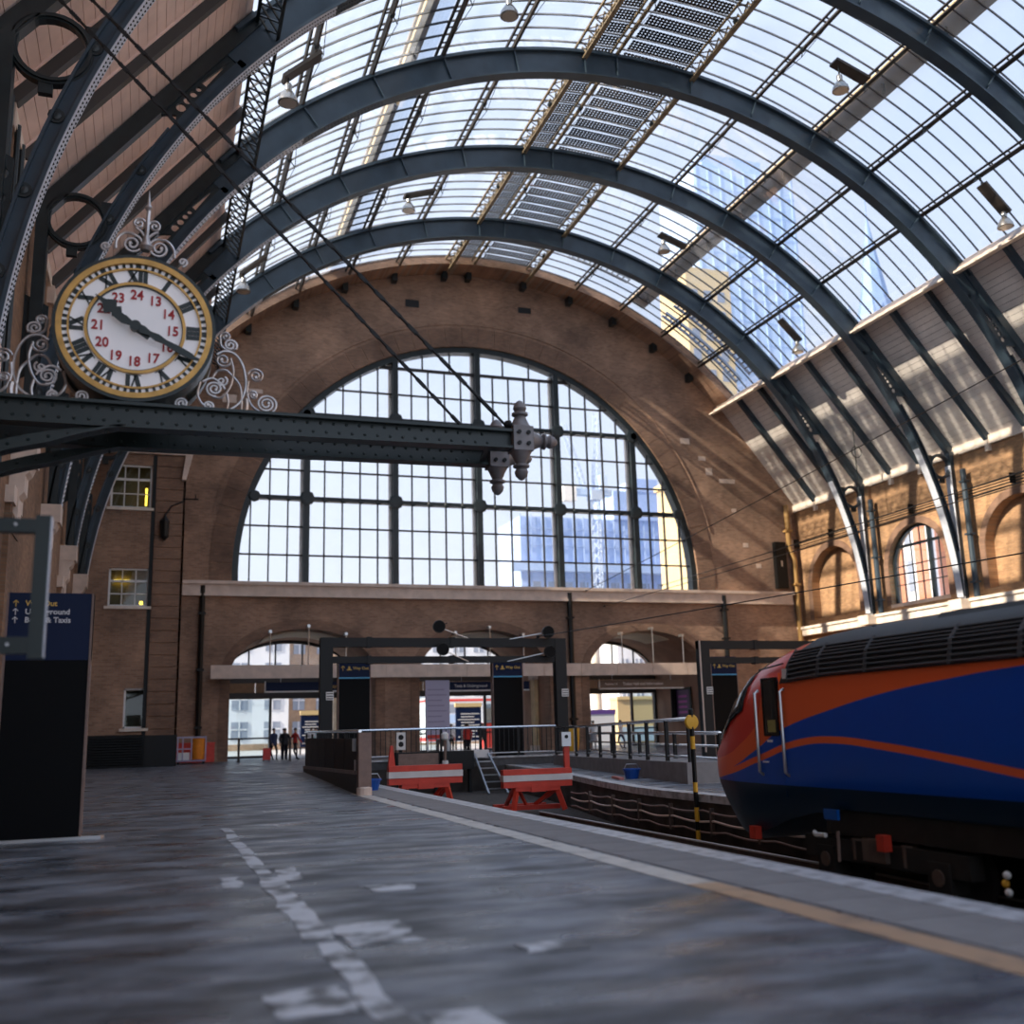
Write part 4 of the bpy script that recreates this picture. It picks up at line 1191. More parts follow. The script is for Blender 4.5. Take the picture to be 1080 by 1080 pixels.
ST = [(-8,1.10,2.50,0.20),(2,1.10,2.50,0.20),(6,1.10,2.50,0.20),(9,1.10,2.50,0.20),(11.2,1.10,2.50,0.20),(11.8,1.10,2.48,0.12),(12.3,1.10,2.43,0.02),(12.7,1.095,2.36,-0.10),(13.1,1.08,2.26,-0.22),
      (13.4,1.06,2.15,-0.28),(13.65,1.03,1.98,-0.20),(13.9,0.985,1.70,-0.04),(14.1,0.94,1.44,0.12),(14.3,0.88,1.23,0.30),(14.5,0.79,1.08,0.48),(14.68,0.69,0.99,0.56),(14.82,0.54,0.93,0.70),(14.9,0.34,0.89,0.79)]
PROF = [(0.0,0.0),(0.70,0.0),(0.90,0.02),(0.965,0.10),(1.0,0.17),(1.0,0.40),(1.0,0.62),(0.985,0.70),(0.955,0.755),(0.88,0.83),(0.74,0.905),(0.52,0.962),(0.26,0.99),(0.0,1.0)]
def tsec(hw, zt, zb):
    return [(TX+s*x*hw, zb+(zt-zb)*v) for s, seq in ((-1, PROF), (1, PROF[::-1][1:-1])) for x, v in seq]
train = thing('train', 'blue and orange diesel locomotive with red cab and black louvred roof', 'train', (0, 0, 0))
vs = []; fs = []; n_ = len(tsec(1,1,0))
for y, hw, zt, zb in ST: vs += [(x, y, z) for x, z in tsec(hw, zt, zb)]
for i in range(len(ST)-1):
    for k in range(n_):
        l_ = (k+1) % n_; fs.append((i*n_+k, i*n_+l_, (i+1)*n_+l_, (i+1)*n_+k))
fs.append(tuple(range(n_))); fs.append(tuple((len(ST)-1)*n_+k for k in range(n_)))
MB().add(vs, fs).build('body_shell', M['livery'], train, smooth=True)
# black roof cover
rs = [(0.99,1.85),(0.945,2.10),(0.82,2.27),(0.58,2.415),(0.29,2.49),(0.0,2.515)]
def roofpt(k, y, off=0.0):
    x, z = rs[k]; f = 1.0 if y < 11.2 else 1-0.02*(y-11.2)
    return (TX-x*THW*1.012-off, y, z-(0 if y < 11.2 else 0.045*(y-11.2)))
m = MB(); ys_ = [-8, 4, 8, 11.2, 11.9]
for y in ys_:
    row = [roofpt(k, y if k > 1 else y+0.15*(2-k)*(y > 11.5)) for k in range(6)]
    row += [(2*TX-x, yy, z) for x, yy, z in row[:-1][::-1]]
    m.v += row
for i in range(len(ys_)-1):
    for k in range(10): m.f.append((i*11+k, i*11+k+1, (i+1)*11+k+1, (i+1)*11+k)); m.m.append(0)
m.build('roof_cover', M['troof'], train, smooth=True)
for (ya, yb) in ((11.98,11.32),(11.29,10.38),(10.35,8.98),(8.95,8.02),(7.99,6.6),(6.57,5.2),(5.17,3.8)):
    pan = MB()
    for y in (ya, yb):
        pts = [roofpt(k, y, 0.012) for k in (0,1,2)]
        pan.tube([(x-0.01, yy, z+0.01) for x, yy, z in pts], 0.014, 5)
    pn = pan.build('louvre_panel_frame', M['slat'], train)
    for j in range(8):
        f = (j+0.5)/8*1.95; k = int(f); g = f-k
        p = [roofpt(k, y, 0.012)[i]*(1-g)+roofpt(k+1, y, 0.012)[i]*g for y in (ya,) for i in range(3)]
        q = [roofpt(k, y, 0.012)[i]*(1-g)+roofpt(k+1, y, 0.012)[i]*g for y in (yb,) for i in range(3)]
        MB().beam(p, q, 0.055, 0.016, (0.5,0,1)).build('louvre_slat', M['slat'], pn)
for y in (10.9, 9.7, 8.4, 7.2, 6.1): MB().lathe([(0.03,0),(0.03,0.02),(0.0,0.03)], (TX-0.5,y,2.44), 'Z', 8).build('roof_bolt', M['slat'], train)
MB().prism([(TX-0.75,2.30),(TX-0.60,2.47),(TX+0.60,2.47),(TX+0.75,2.30)], 'Y', 5.0, 9.6).build('roof_hatch', M['troof'], train)
MB().tube([(TX-0.98,12.25,2.08),(TX-0.95,12.9,2.03)], 0.012, 5).build('gutter_strip', M['black'], train)
# cab door, windows and rails on the near side
xs_ = TX-THW
def sidebox(name, m_, y0, y1, z0, z1, d0=0.012, parent=train): return MB().box(xs_-d0, xs_+0.03, y0, y1, z0, z1).build(name, m_, parent)
dr = sidebox('cab_door_seam', M['livery'], 12.20, 12.205, 0.35, 1.95, 0.003)
w_ = MB().plate([(12.30,1.16),(12.58,1.16),(12.60,1.22),(12.60,1.82),(12.58,1.87),(12.30,1.87),(12.28,1.82),(12.28,1.22)], [], 'X', xs_-0.014, xs_+0.05).build('cab_door_window', M['tglass'], train)
MB().plate([(12.26,1.13),(12.62,1.13),(12.62,1.90),(12.26,1.90)], [[(12.30,1.17),(12.58,1.17),(12.58,1.86),(12.30,1.86)]], 'X', xs_-0.018, xs_+0.02).build('window_rim', M['black'], w_)
M['driver'] = mat('pale_cab_interior', (0.35,0.32,0.10), 0.7)
MB().box(xs_-0.016, xs_-0.013, 12.33, 12.52, 1.18, 1.34).build('seat_back_behind_glass', M['driver'], w_)
for y in (12.12, 12.74):
    MB().tube([(xs_+0.01,y,0.62),(xs_-0.05,y,0.66),(xs_-0.05,y,1.70),(xs_+0.01,y,1.74)], 0.022, 8).build('handrail', M['steel'], train, smooth=True)
sidebox('warning_plate', M['white'], 12.02, 12.12, 1.87, 2.0, -0.004)
sidebox('door_step', M['white'], 12.58, 12.70, 0.78, 0.80, 0.02); sidebox('door_step', M['white'], 12.45, 12.55, 1.05, 1.08, 0.02)
# wrap-round windscreen on the sloped nose
def tbody(y, k):
    for (a, b) in zip(ST[:-1], ST[1:]):
        if a[0] <= y <= b[0]:
            f = (y-a[0])/(b[0]-a[0]); q = [a[i]+(b[i]-a[i])*f for i in range(4)]; return tsec(q[1], q[2], q[3])[k]
def patch(name, m_, yk, off, parent=train):
    m = MB()
    for y, ks in yk:
        for k in ks:
            x, z = tbody(y, k); v = Vector((x-TX, 0.35, z-1.0)).normalized(); m.v.append((x+v.x*off, y+v.y*off, z+v.z*off))
    c = len(yk[0][1])
    for i in range(len(yk)-1):
        for j in range(c-1): m.f.append((i*c+j, i*c+j+1, (i+1)*c+j+1, (i+1)*c+j)); m.m.append(0)
    o = m.build(name, m_, parent, smooth=True)
    md = o.modifiers.new('thickness', 'SOLIDIFY'); md.thickness = 0.012; md.offset = 1
    return o
pr = [7,8,9,10,11]
patch('windscreen', M['tglass'], [(13.22,pr),(13.4,pr),(13.65,pr),(13.9,pr),(14.0,pr)], 0.012)
nn_ = len(PROF); 
pm = [len(tsec(1,1,0))-k for k in pr]
patch('windscreen', M['tglass'], [(13.22,pm),(13.4,pm),(13.65,pm),(13.9,pm),(14.0,pm)], 0.012)
patch('windscreen_trim', M['white'], [(14.0,pr),(14.04,pr)], 0.016)
MB().box(TX-0.35, TX+0.35, 14.3, 14.72, 0.2, 0.36).lathe([(0.12,14.5),(0.12,14.85),(0.2,14.85),(0.2,14.9)], (TX-0.0,0,0.3), 'Y', 10).build('coupling_cover', M['under'], train)
# underframe and bogies
MB().box(TX-0.95, TX+0.95, -8, 11.6, -0.05, 0.24).build('underframe', M['under'], train)
MB().box(TX-1.0, TX+1.0, 3.2, 7.2, -0.62, 0.02).build('fuel_tank', M['under'], train)
def bogie(yc):
    bg_ = MB().box(TX-0.98, TX-0.80, yc-1.45, yc+1.45, -0.35, -0.10).box(TX+0.80, TX+0.98, yc-1.45, yc+1.45, -0.35, -0.10).box(TX-0.8, TX+0.8, yc-0.25, yc+0.25, -0.4, -0.1).build('bogie_frame', M['under'], train)
    for dy in (-1.0, 1.0):
        for s in (-1, 1):
            MB().lathe([(0.36,-0.05),(0.40,-0.05),(0.40,0.03),(0.36,0.05),(0.10,0.05),(0.10,0.10)], (TX+s*0.6, yc+dy, ZRL+0.40), 'X', 20).build('wheel', M['under'], bg_, smooth=True)
            MB().box(TX+s*0.88-0.12, TX+s*0.88+0.12, yc+dy-0.17, yc+dy+0.17, -0.52, -0.2).build('axle_box', M['under'], bg_)
            MB().lathe([(0.09,-0.02),(0.09,0.06),(0.05,0.09)], (TX+s*1.0, yc+dy, -0.36), 'X', 10).build('axle_cap', M['rail'], bg_)
        MB().lathe([(0.09,-0.22),(0.09,0.02)], (TX-0.9, yc+dy*0.45, -0.1), 'Z', 10).build('coil_spring', M['rail'], bg_)
    MB().box(TX-1.05, TX-0.95, yc-0.2, yc+0.2, -0.30, -0.05).build('damper', M['rail'], bg_)
bogie(10.6); bogie(1.2)
sidebox('blue_cover', mat('bright_blue_box', (0.0,0.10,0.45), 0.4), 11.15, 11.42, 0.13, 0.25, 0.01)
MB().box(xs_-0.01, xs_+0.1, 10.32, 10.45, -0.16, 0.02).build('orange_tag', M['redw'], train)
MB().box(xs_-0.0, xs_+0.1, 13.05, 13.2, -0.25, -0.08).build('orange_bracket', M['redw'], train)
MB().tube([(xs_+0.03,11.7,-0.05),(xs_-0.02,11.6,-0.07),(xs_-0.02,11.4,-0.06)], 0.03, 6).build('white_hose', M['white'], train)
MB().tube([(xs_+0.02,11.2,0.0),(xs_+0.0,11.19,-0.35)], 0.02, 6).build('pipe', M['wood'], train)
for y, z, m_ in ((8.55,-0.28,'yellow'),(8.52,-0.20,'white'),(8.52,-0.36,'white')): MB().sphere((xs_+0.0,y,z), 0.04, 8, 5).build('valve_knob', M[m_], train)
# ================================================================== wayfinding totems
def arrow_up(parent, x, z, s, m_, y=-0.012):
    m = MB(); m.prism([(x-0.06*s,z-0.5*s),(x+0.06*s,z-0.5*s),(x+0.06*s,z+0.5*s),(x-0.06*s,z+0.5*s)], 'Y', y, y+0.008)
    for g in (-1, 1): m.beam((x,y,z+0.48*s),(x+g*0.36*s,y,z+0.1*s),0.008,0.12*s,(0,0,1))
    return m.build('arrow', m_, parent)
def totem(loc, w, h, label, text_rows, head=0.95, line=True, rz=0.0, dep=0.22):
    t = thing('wayfinding_totem', label, 'sign', loc, rz, group='wayfinding totems')
    MB().box(-w/2+0.03, w/2-0.03, 0.01, dep-0.01, 0.04, h-head).build('lower_panel', M['signblack'], t)
    hd = MB().box(-w/2, w/2, 0, dep, h-head, h).build('sign_head', M['navy'], t)
    for s in (-1, 1): MB().box(s*(w/2-0.015)-0.015, s*(w/2-0.015)+0.015, -0.012, dep+0.012, 0.04, h).build('edge_trim', M['steel'] if line else M['wood'], t)
    if line: MB().box(-w/2+0.03, w/2-0.03, -0.006, 0.0, h-head-0.02, h-head+0.03).build('blue_line', M['cyan'], hd)
    for (z, sz, body, m_) in text_rows:
        arrow_up(hd, -w/2+0.12, h-z, sz*0.85, M[m_])
        text(body, sz, M[m_], hd, (-w/2+0.24, -0.006, h-z), name='lettering', bold=0.0022)
    return t
t = totem((-1.39, 15.8, 0), 1.12, 3.34, 'tall navy and black sign totem standing on the near platform at the left', [(0.15,0.105,'Way Out','ylet'),(0.265,0.105,'Underground','wlet'),(0.38,0.105,'Buses & Taxis','wlet')], head=0.93, line=False)
MB().prism(ring2((0,0),0.09,12), 'Z', 0, 0.045).build('foot_end', M['steel'], t).location = (0.76, 0.1, 0)
MB().box(-1.6, 0.76, 0.01, 0.19, 0.0, 0.045).build('base_plate', M['steel'], t)
def pict(parent, x, z, s):
    m = MB(); m.prism([(x-0.5*s,z-0.4*s),(x+0.5*s,z-0.4*s),(x+0.5*s,z-0.25*s),(x+0.2*s,z-0.1*s),(x+0.2*s,z+0.25*s),(x,z+0.45*s),(x-0.2*s,z+0.25*s),(x-0.2*s,z-0.1*s),(x-0.5*s,z-0.25*s)], 'Y', -0.012, -0.004)
    return m.build('pictogram', M['ylet'], parent)
def small_totem(x, Y, w, lab, z0=0.0, h=4.3):
    t = thing('way_out_totem', lab, 'sign', (x, Y, z0), group='way out totems')
    MB().box(-w/2+0.03, w/2-0.03, 0.01, 0.24, 0, h-0.8).build('lower_panel', M['signblack'], t)
    hd = MB().box(-w/2, w/2, 0, 0.25, h-0.8, h).build('sign_head', M['navy'], t)
    for s in (-1, 1): MB().box(s*(w/2-0.02)-0.02, s*(w/2-0.02)+0.02, -0.012, 0.26, 0, h).build('edge_trim', M['wood'], t)
    MB().box(-w/2+0.04, w/2-0.04, -0.008, 0.0, h-0.83, h-0.77).build('blue_line', M['cyan'], hd)
    arrow_up(hd, -w/2+0.2, h-0.42, 0.2, M['ylet']); pict(hd, -w/2+0.45, h-0.42, 0.2)
    text('Way Out', 0.165, M['ylet'], hd, (-w/2+0.60, -0.006, h-0.42), name='lettering', bold=0.002)
small_totem(7.63, 42.0, 1.32, 'black and navy Way Out totem behind the left leg of the first portal frame')
small_totem(14.1, 42.0, 1.36, 'black and navy Way Out totem just left of the tall right portal leg')
small_totem(24.4, 42.0, 1.36, 'black and navy Way Out totem at the right, behind the second portal frame')

# near steel bracket frame reaching in from the left wall
t = thing('wall_bracket_frame', 'dark steel bracket frame hanging in front of the left sign totem', 'bracket', (-0.88, 9.0, 0))
MB().box(-0.055, 0.055, -0.06, 0.06, 1.94, 3.08).build('hanging_post', M['blackgreen'], t)
MB().box(-2.84, -0.055, -0.05, 0.05, 2.94, 3.05).build('upper_arm', M['blackgreen'], t)
MB().box(-2.84, -0.055, -0.05, 0.05, 1.98, 2.11).build('lower_arm', M['blackgreen'], t)
for z in (2.05, 3.0): MB().lathe([(0.012,-0.065),(0.012,-0.05)], (-0.2,0,z), 'Y', 8).build('bolt', M['steel'], t)
MB().box(0.052, 0.062, -0.05, 0.05, 1.95, 3.07).build('edge_strip', M['flange'], t)
MB().box(-2.86, -2.80, -0.15, 0.15, 1.8, 3.2).build('wall_plate', M['blackgreen'], t)

# ================================================================== signal portal frames
def portal(x0, x1, Y, z0, zt, lab, lamps):
    t = thing('portal_frame', lab, 'gantry', (x0, Y, z0), group='dark steel portal frames')
    w = x1-x0; h = zt-z0
    for x in (0, w):
        lg = MB().box(x-0.23, x+0.23, -0.18, 0.18, 0, h).build('leg', M['dark'], t)
        pl = MB().box(x-0.02, x+0.26, -0.215, -0.185, 2.55, 2.85).build('number_plate', M['white'], lg)
        for i in range(3): MB().box(x+0.0, x+0.24, -0.222, -0.215, 2.59+0.09*i, 2.62+0.09*i).build('plate_mark', M['dark'], lg)
        MB().box(x-0.24, x-0.2, -0.2, -0.12, 0.2, h).build('edge_strip', M['stone'] if x1 > 20 else M['dark'], lg)
    MB().box(-0.23, w+0.23, -0.17, 0.17, h-0.34, h).build('upper_beam', M['dark'], t)
    MB().box(0.2, w-0.2 if x1 < 20 else w, -0.14, 0.14, h-0.95, h-0.70).build('lower_beam', M['dark'], t)
    for x in [w*0.52, 1.6] if x1 < 20 else [2.5, 6.0]:
        MB().box(x-0.09, x+0.09, -0.2, 0.2, h-0.37, h+0.03).build('beam_clamp', M['dark'], t)
        MB().box(x-0.08, x+0.08, -0.17, 0.17, h-0.98, h-0.67).build('beam_clamp', M['dark'], t)
    return t
P1 = portal(6.1, 15.45, 39.45, 0.0, 4.86, 'dark double-beamed portal frame spanning the track ends in mid picture', True)
P2 = portal(21.95, 33.8, 39.45, 0.0, 4.78, 'dark portal frame at the right, its beams running behind the train', False)
for (x, z, ex, ez, lab) in ((10.35,5.27,11.6,4.95,'upper left of four round black spotlights on the portal frame'),(10.49,4.40,11.6,4.05,'lower left of four round black spotlights on the portal frame'),
                 (14.83,5.08,13.2,4.9,'upper right of four round black spotlights on the portal frame'),(14.88,4.30,13.2,4.05,'lower right of four round black spotlights on the portal frame')):
    t = thing('spotlight', lab, 'spotlight', (x, 39.05, z), group='round spotlights on the portal')
    MB().lathe([(0.10,0.22),(0.22,0.10),(0.25,-0.08),(0.24,-0.12)], (0,0,0), 'Y', 16).build('housing', M['black'], t, smooth=True)
    MB().lathe([(0.22,-0.13),(0.22,-0.10)], (0,0,0), 'Y', 16).build('lens', M['signblack'], t)
    MB().tube([(0,0.1,0),(ex-x,0.26,ez-z-0.1)], 0.022, 6).build('arm', M['steel'], t)
    MB().tube([(0,0.05,0),(0.35 if x < 12 else 0.2,0.02,0.15)], 0.02, 6).build('cable_tail', M['black'], t)

# ================================================================== concourse end: plinth, railings, barrier
struct(MB().box(EX+0.0, 15.7, 38.8, 40.2, -0.9, 0.28).build('trim_8', mat('dark_concrete', (0.085,0.085,0.09), 0.8, var=0.2)))
struct(MB().box(EX, 15.7, 38.75, 39.0, 0.28, 0.34).build('trim_9', M['edge']))
def railing(p0, p1, z0, z1, h, lab, n_post, n_bal, grp, mid=False):
    t = thing('railing', lab, 'railing', (p0[0], p0[1], z0), group=grp)
    d = Vector((p1[0]-p0[0], p1[1]-p0[1], z1-z0)); L = d.length
    MB().tube([(0,0,h), tuple(d+Vector((0,0,h)))], 0.045, 8).build('top_rail', M['chrome'], t)
    MB().tube([(0,0,0.12), tuple(d+Vector((0,0,0.12)))], 0.025, 6).build('bottom_rail', M['steel'], t)
    if mid:
        for g in (0.45, 0.72): MB().tube([(0,0,h*g), tuple(d+Vector((0,0,h*g)))], 0.03, 6).build('mid_rail', M['chrome'], t)
    for k in range(n_post+1):
        p = d*(k/n_post); MB().box(p.x-0.04, p.x+0.04, p.y-0.04, p.y+0.04, p.z, p.z+h).build('post', M['dark'], t)
        for j in range(1, n_bal+1):
            if k == n_post: break
            q = d*((k+j/(n_bal+1))/n_post); MB().box(q.x-0.012, q.x+0.012, q.y-0.012, q.y+0.012, q.z+0.12, q.z+h).build('baluster', M['dark'], t)
railing((5.75,38.98), (15.0,38.98), 0.34, 0.34, 1.08, 'steel handrail fence along the concourse edge above the buffer stops', 6, 7, 'station railings')
# ramp on the far platform
ramp = struct(MB().add([(11.55,21.8,0),(14.3,37.5,0),(15.6,37.5,0),(12.6,21.8,0),(11.55,21.8,0.47),(14.3,37.5,0.34),(15.6,37.5,0.34),(12.6,21.8,0.47)],
    [(0,3,2,1),(4,5,6,7),(0,1,5,4),(1,2,6,5),(2,3,7,6),(3,0,4,7)]).build('trim_10', M['coping']))
railing((11.75,22.0), (14.4,37.4), 0.47, 0.34, 0.98, 'steel railing with black posts along the grey ramp wall', 9, 0, 'station railings')
railing((12.9,22.6), (15.8,37.6), 0.0, 0.0, 1.1, 'rear handrail of the ramp behind the black-posted railing', 4, 0, 'station railings', True)
railing((13.5,22.5), (19.5,22.5), 0.0, 0.0, 1.42, 'three-bar steel barrier rail leading behind the train nose', 3, 0, 'station railings', True)
# solid dark barrier on the near platform
t = thing('platform_barrier', 'solid dark panelled barrier with steel handrail beside the near platform', 'barrier', (0, 0, 0))
A0, A1 = Vector((4.42,23.6,0)), Vector((5.42,39.6,0))
def along(f, z, off=0): d = (A1-A0); n = Vector((d.y,-d.x,0)).normalized(); return A0 + d*f + n*off + Vector((0,0,z))
def slabq(f0, f1, z0a, z0b, z1a, z1b, th, name, m_):
    vs = [along(f0,z0a,-th),along(f1,z0b,-th),along(f1,z0b,th),along(f0,z0a,th),along(f0,z1a,-th),along(f1,z1b,-th),along(f1,z1b,th),along(f0,z1a,th)]
    return MB().add(vs, [(0,3,2,1),(4,5,6,7),(0,1,5,4),(1,2,6,5),(2,3,7,6),(3,0,4,7)]).build(name, m_, t)
slabq(0, 1, 0, 0, 0.42, 0.12, 0.08, 'plinth', M['dark'])
slabq(0.01, 1, 0.42, 0.12, 0.50, 0.22, 0.10, 'kerb_strip', M['coping'])
for k in range(6): slabq(0.02+k*0.163, 0.175+k*0.163, 0.48-0.045*k, 0.44-0.045*k, 1.20, 1.20, 0.03, 'panel', M['signblack'])
MB().tube([along(0,1.36), along(1,1.42)], 0.04, 8).build('handrail', M['chrome'], t)
for k in range(7): slabq(k*0.163+0.004, k*0.163+0.012, 0, 0, 1.34, 1.34, 0.035, 'post', M['dark'])
for (f, z, w_) in ((0.03,0.92,0.10),(0.03,0.45,0.05)): slabq(f, f+0.012, z, z, z+0.28, z+0.28, w_, 'end_box', M['steel'])
t = thing('wooden_post', 'square brown post with pale foot at the end of the dark barrier', 'post', (4.44, 23.2, 0))
MB().box(-0.14,0.14,-0.1,0.1,0.17,1.33).build('shaft', M['wood'], t)
MB().lathe([(0.17,0),(0.17,0.15),(0.14,0.18)], (0,0,0), 'Z', 14).build('foot', M['stone'], t)
# yellow and black pole on the far platform
t = thing('striped_pole', 'yellow and black striped pole with round disc in front of the train nose', 'pole', (10.05, 18.6, 0))
z0, z1 = -0.9, 1.55
k = 0; z = z0
for hgt, c in ((0.25,'yellow'),(0.16,'black'),(0.26,'yellow'),(0.28,'black'),(0.18,'yellow'),(0.62,'black'),(0.24,'yellow'),(0.42,'black')):
    MB().lathe([(0.045,z),(0.045,z+hgt)], (0,0,0), 'Z', 10).build('band', M[c], t); z += hgt
MB().lathe([(0.0,-0.05),(0.13,-0.04),(0.15,0.0),(0.13,0.04),(0.0,0.05)], (0,0,1.36), 'Y', 18).build('disc', M['yellow'], t)
MB().lathe([(0.03,1.5),(0.05,1.52),(0.05,1.6),(0.0,1.63)], (0,0,0), 'Z', 10).build('cap', M['dark'], t)
t.location = (9.90, 18.4, 0)
# ladder into the pit
t = thing('pit_ladder', 'grey steel ladder hanging into the track pit between the buffer stops', 'ladder', (11.8, 36.6, -0.9))
for s in (-1, 1): MB().beam((s*0.27,1.9,1.35),(s*0.36,-0.1,0.0),0.06,0.08).build('stile', M['steel'], t)
for k in range(5):
    f = 0.12+0.17*k; MB().box(-0.34,0.34,-0.1+2.0*f-0.05,-0.1+2.0*f+0.05,1.35*f-0.02,1.35*f+0.02).build('rung', M['steel'], t)
MB().box(-0.3,0.3,1.9,2.0,1.22,1.5).build('notice', M['white'], t)
# pit equipment
for (x, y, w_, d_, h_, lab) in ((9.25,38.2,1.6,0.5,0.95,'dark equipment cabinet below the concourse railing, left of the pair'),(10.75,38.2,1.2,0.5,0.95,'dark equipment cabinet below the concourse railing, right of the pair')):
    t = thing('equipment_cabinet', lab, 'cabinet', (x, y, -0.35), group='equipment cabinets in the pit')
    MB().box(-w_/2,w_/2,-d_/2,d_/2,0.28,h_).build('body', M['dark'], t)
    MB().box(-w_/2+0.06,w_/2-0.06,-d_/2-0.015,-d_/2,0.34,h_-0.05).build('door', M['wood'] if x < 10 else M['dark'], t)
    for s in (-1,1): MB().box(s*(w_/2-0.1)-0.05, s*(w_/2-0.1)+0.05, -0.1, 0.1, -0.55, 0.28).build('leg', M['dark'], t)
t = thing('signal_head', 'small grey two-lens signal box on the concourse railing', 'signal', (8.75, 38.7, 0.34))
MB().box(-0.17,0.17,-0.1,0.1,0.35,0.98).build('case', M['white'], t)
for z in (0.55, 0.80): MB().lathe([(0.08,-0.12),(0.10,-0.10)], (0,0,z), 'Y', 12).build('lens', M['black'], t)
MB().box(-0.04,0.04,0.05,0.12,0.0,0.9).build('stem', M['dark'], t)
t = thing('bell_post', 'thin white-capped post in front of the equipment cabinets', 'post', (10.15, 37.6, -0.9))
MB().lathe([(0.06,0),(0.05,1.0),(0.05,1.9)], (0,0,0), 'Z', 8).build('stem', M['wood'], t)
MB().lathe([(0.07,1.9),(0.14,1.95),(0.14,2.12),(0.06,2.2)], (0,0,0), 'Z', 10).build('cap', M['white'], t)
MB().lathe([(0.12,0.95),(0.12,1.18)], (0,0,0), 'Z', 10).build('collar', M['white'], t)
M['bluep'] = mat('blue_plastic', (0.01,0.09,0.42), 0.4)
def bin_(loc, s, lab, m_):
    t = thing('plastic_tub', lab, 'tub', loc)
    MB().lathe([(0.22*s,0),(0.30*s,0.30*s),(0.33*s,0.30*s),(0.33*s,0.35*s),(0.28*s,0.35*s),(0.2*s,0.05*s)], (0,0,0), 'Z', 14).build('tub', m_, t)
    MB().tube([(-0.3*s,0,0.33*s),(-0.2*s,0,0.5*s),(0.2*s,0,0.5*s),(0.3*s,0,0.33*s)], 0.012, 6).build('handle', M['steel'], t)
bin_((4.95,25.0,0), 0.75, 'blue plastic tub on the platform behind the brown post', M['bluep'])
bin_((11.75,25.2,0.0), 0.72, 'blue plastic tub at the foot of the grey ramp wall', M['bluep'])
t = tag(MB().box(-0.5,0.5,-0.06,0.06,0,0.06).build('red_plank', mat('pale_red_plank',(0.6,0.2,0.16),0.6)), 'pale red plank lying beside the blue tub by the ramp', 'plank'); t.location = (11.35, 25.2, 0); t.rotation_euler = (0,0,1.35)
# information boards by the arches
def board(loc, w, h, z0, face, lab, rows, rowm, foot=None, name='notice_board', stand=True):
    t = thing(name, lab, 'sign', loc)
    b_ = MB().box(-w/2,w/2,0,0.08,z0,z0+h).build('panel', face, t)
    for i, (fx, fw__, fz, fh) in enumerate(rows): MB().box(-w/2+fx*w, -w/2+(fx+fw__)*w, -0.012, 0.0, z0+fz*h, z0+(fz+fh)*h).build('text_block', rowm if not isinstance(rowm, list) else rowm[i % len(rowm)], b_)
    if stand:
        for s in (-1,1): MB().box(s*w*0.42-0.03, s*w*0.42+0.03, 0.0, 0.08, 0, z0).build('post', M['steel'], t)
M['lilac'] = mat('lilac_notice', (0.42,0.40,0.55), 0.5)
M['lil2'] = mat('lilac_print', (0.30,0.28,0.42), 0.5)
board((10.92,41.5,0), 1.0, 2.35, 1.0, M['lilac'], 'tall lilac notice board with a red foot line beside the second totem', [(0.06,0.88,0.02,0.06)]+[(0.08,0.8-0.1*(i%3),0.2+0.09*i,0.02) for i in range(8)], [M['red']]+[M['lil2']]*8, name='notice_board')
# hanging direction signs under the fascia
def hang_sign(x0, x1, z0, z1, Y, lab, words, face, frame):
    t = thing('hanging_sign', lab, 'sign', ((x0+x1)/2, Y, 0), group='hanging direction signs')
    w = x1-x0
    b_ = MB().box(-w/2,w/2,0,0.12,z0,z1).build('panel', face, t)
    if frame:
        MB().box(-w/2-0.06,-w/2,-0.02,0.14,z0-0.06,z1+0.06).build('frame_side', M['white'], t)
        MB().box(-w/2-0.06,w/2,-0.02,0.14,z0-0.08,z0).build('frame_edge', M['white'], t)
    for (body, fx, sz, m_) in words: text(body, sz, M[m_], b_, (-w/2+fx*w, -0.006, (z0+z1)/2), name='lettering', bold=0.002)
    for fx in (0.15, 0.85): MB().tube([(-w/2+fx*w,0.06,z1),(-w/2+fx*w,0.06,z1+0.45)], 0.02, 6).build('hanger', M['steel'], t)
YH = 62.5
hang_sign(6.2, 11.9, 3.86, 4.36, YH, 'dark blue hanging Way Out sign in the left arch', [('Way Out',0.62,0.3,'ylet')], M['navy'], True)
hang_sign(17.2, 22.4, 3.78, 4.28, YH, 'dark blue hanging sign in the middle arch', [('Taxis & Underground',0.06,0.24,'wlet'),('Way Out',0.72,0.26,'ylet')], M['navy'], True)
hang_sign(27.2, 33.2, 3.78, 4.28, YH, 'brown-grey hanging ticket and information sign in the right arch', [('Platforms 1-8',0.06,0.16,'wlet'),('Ticket Hall and Information',0.27,0.26,'wlet')], mat('taupe_sign',(0.16,0.12,0.10),0.5), True)
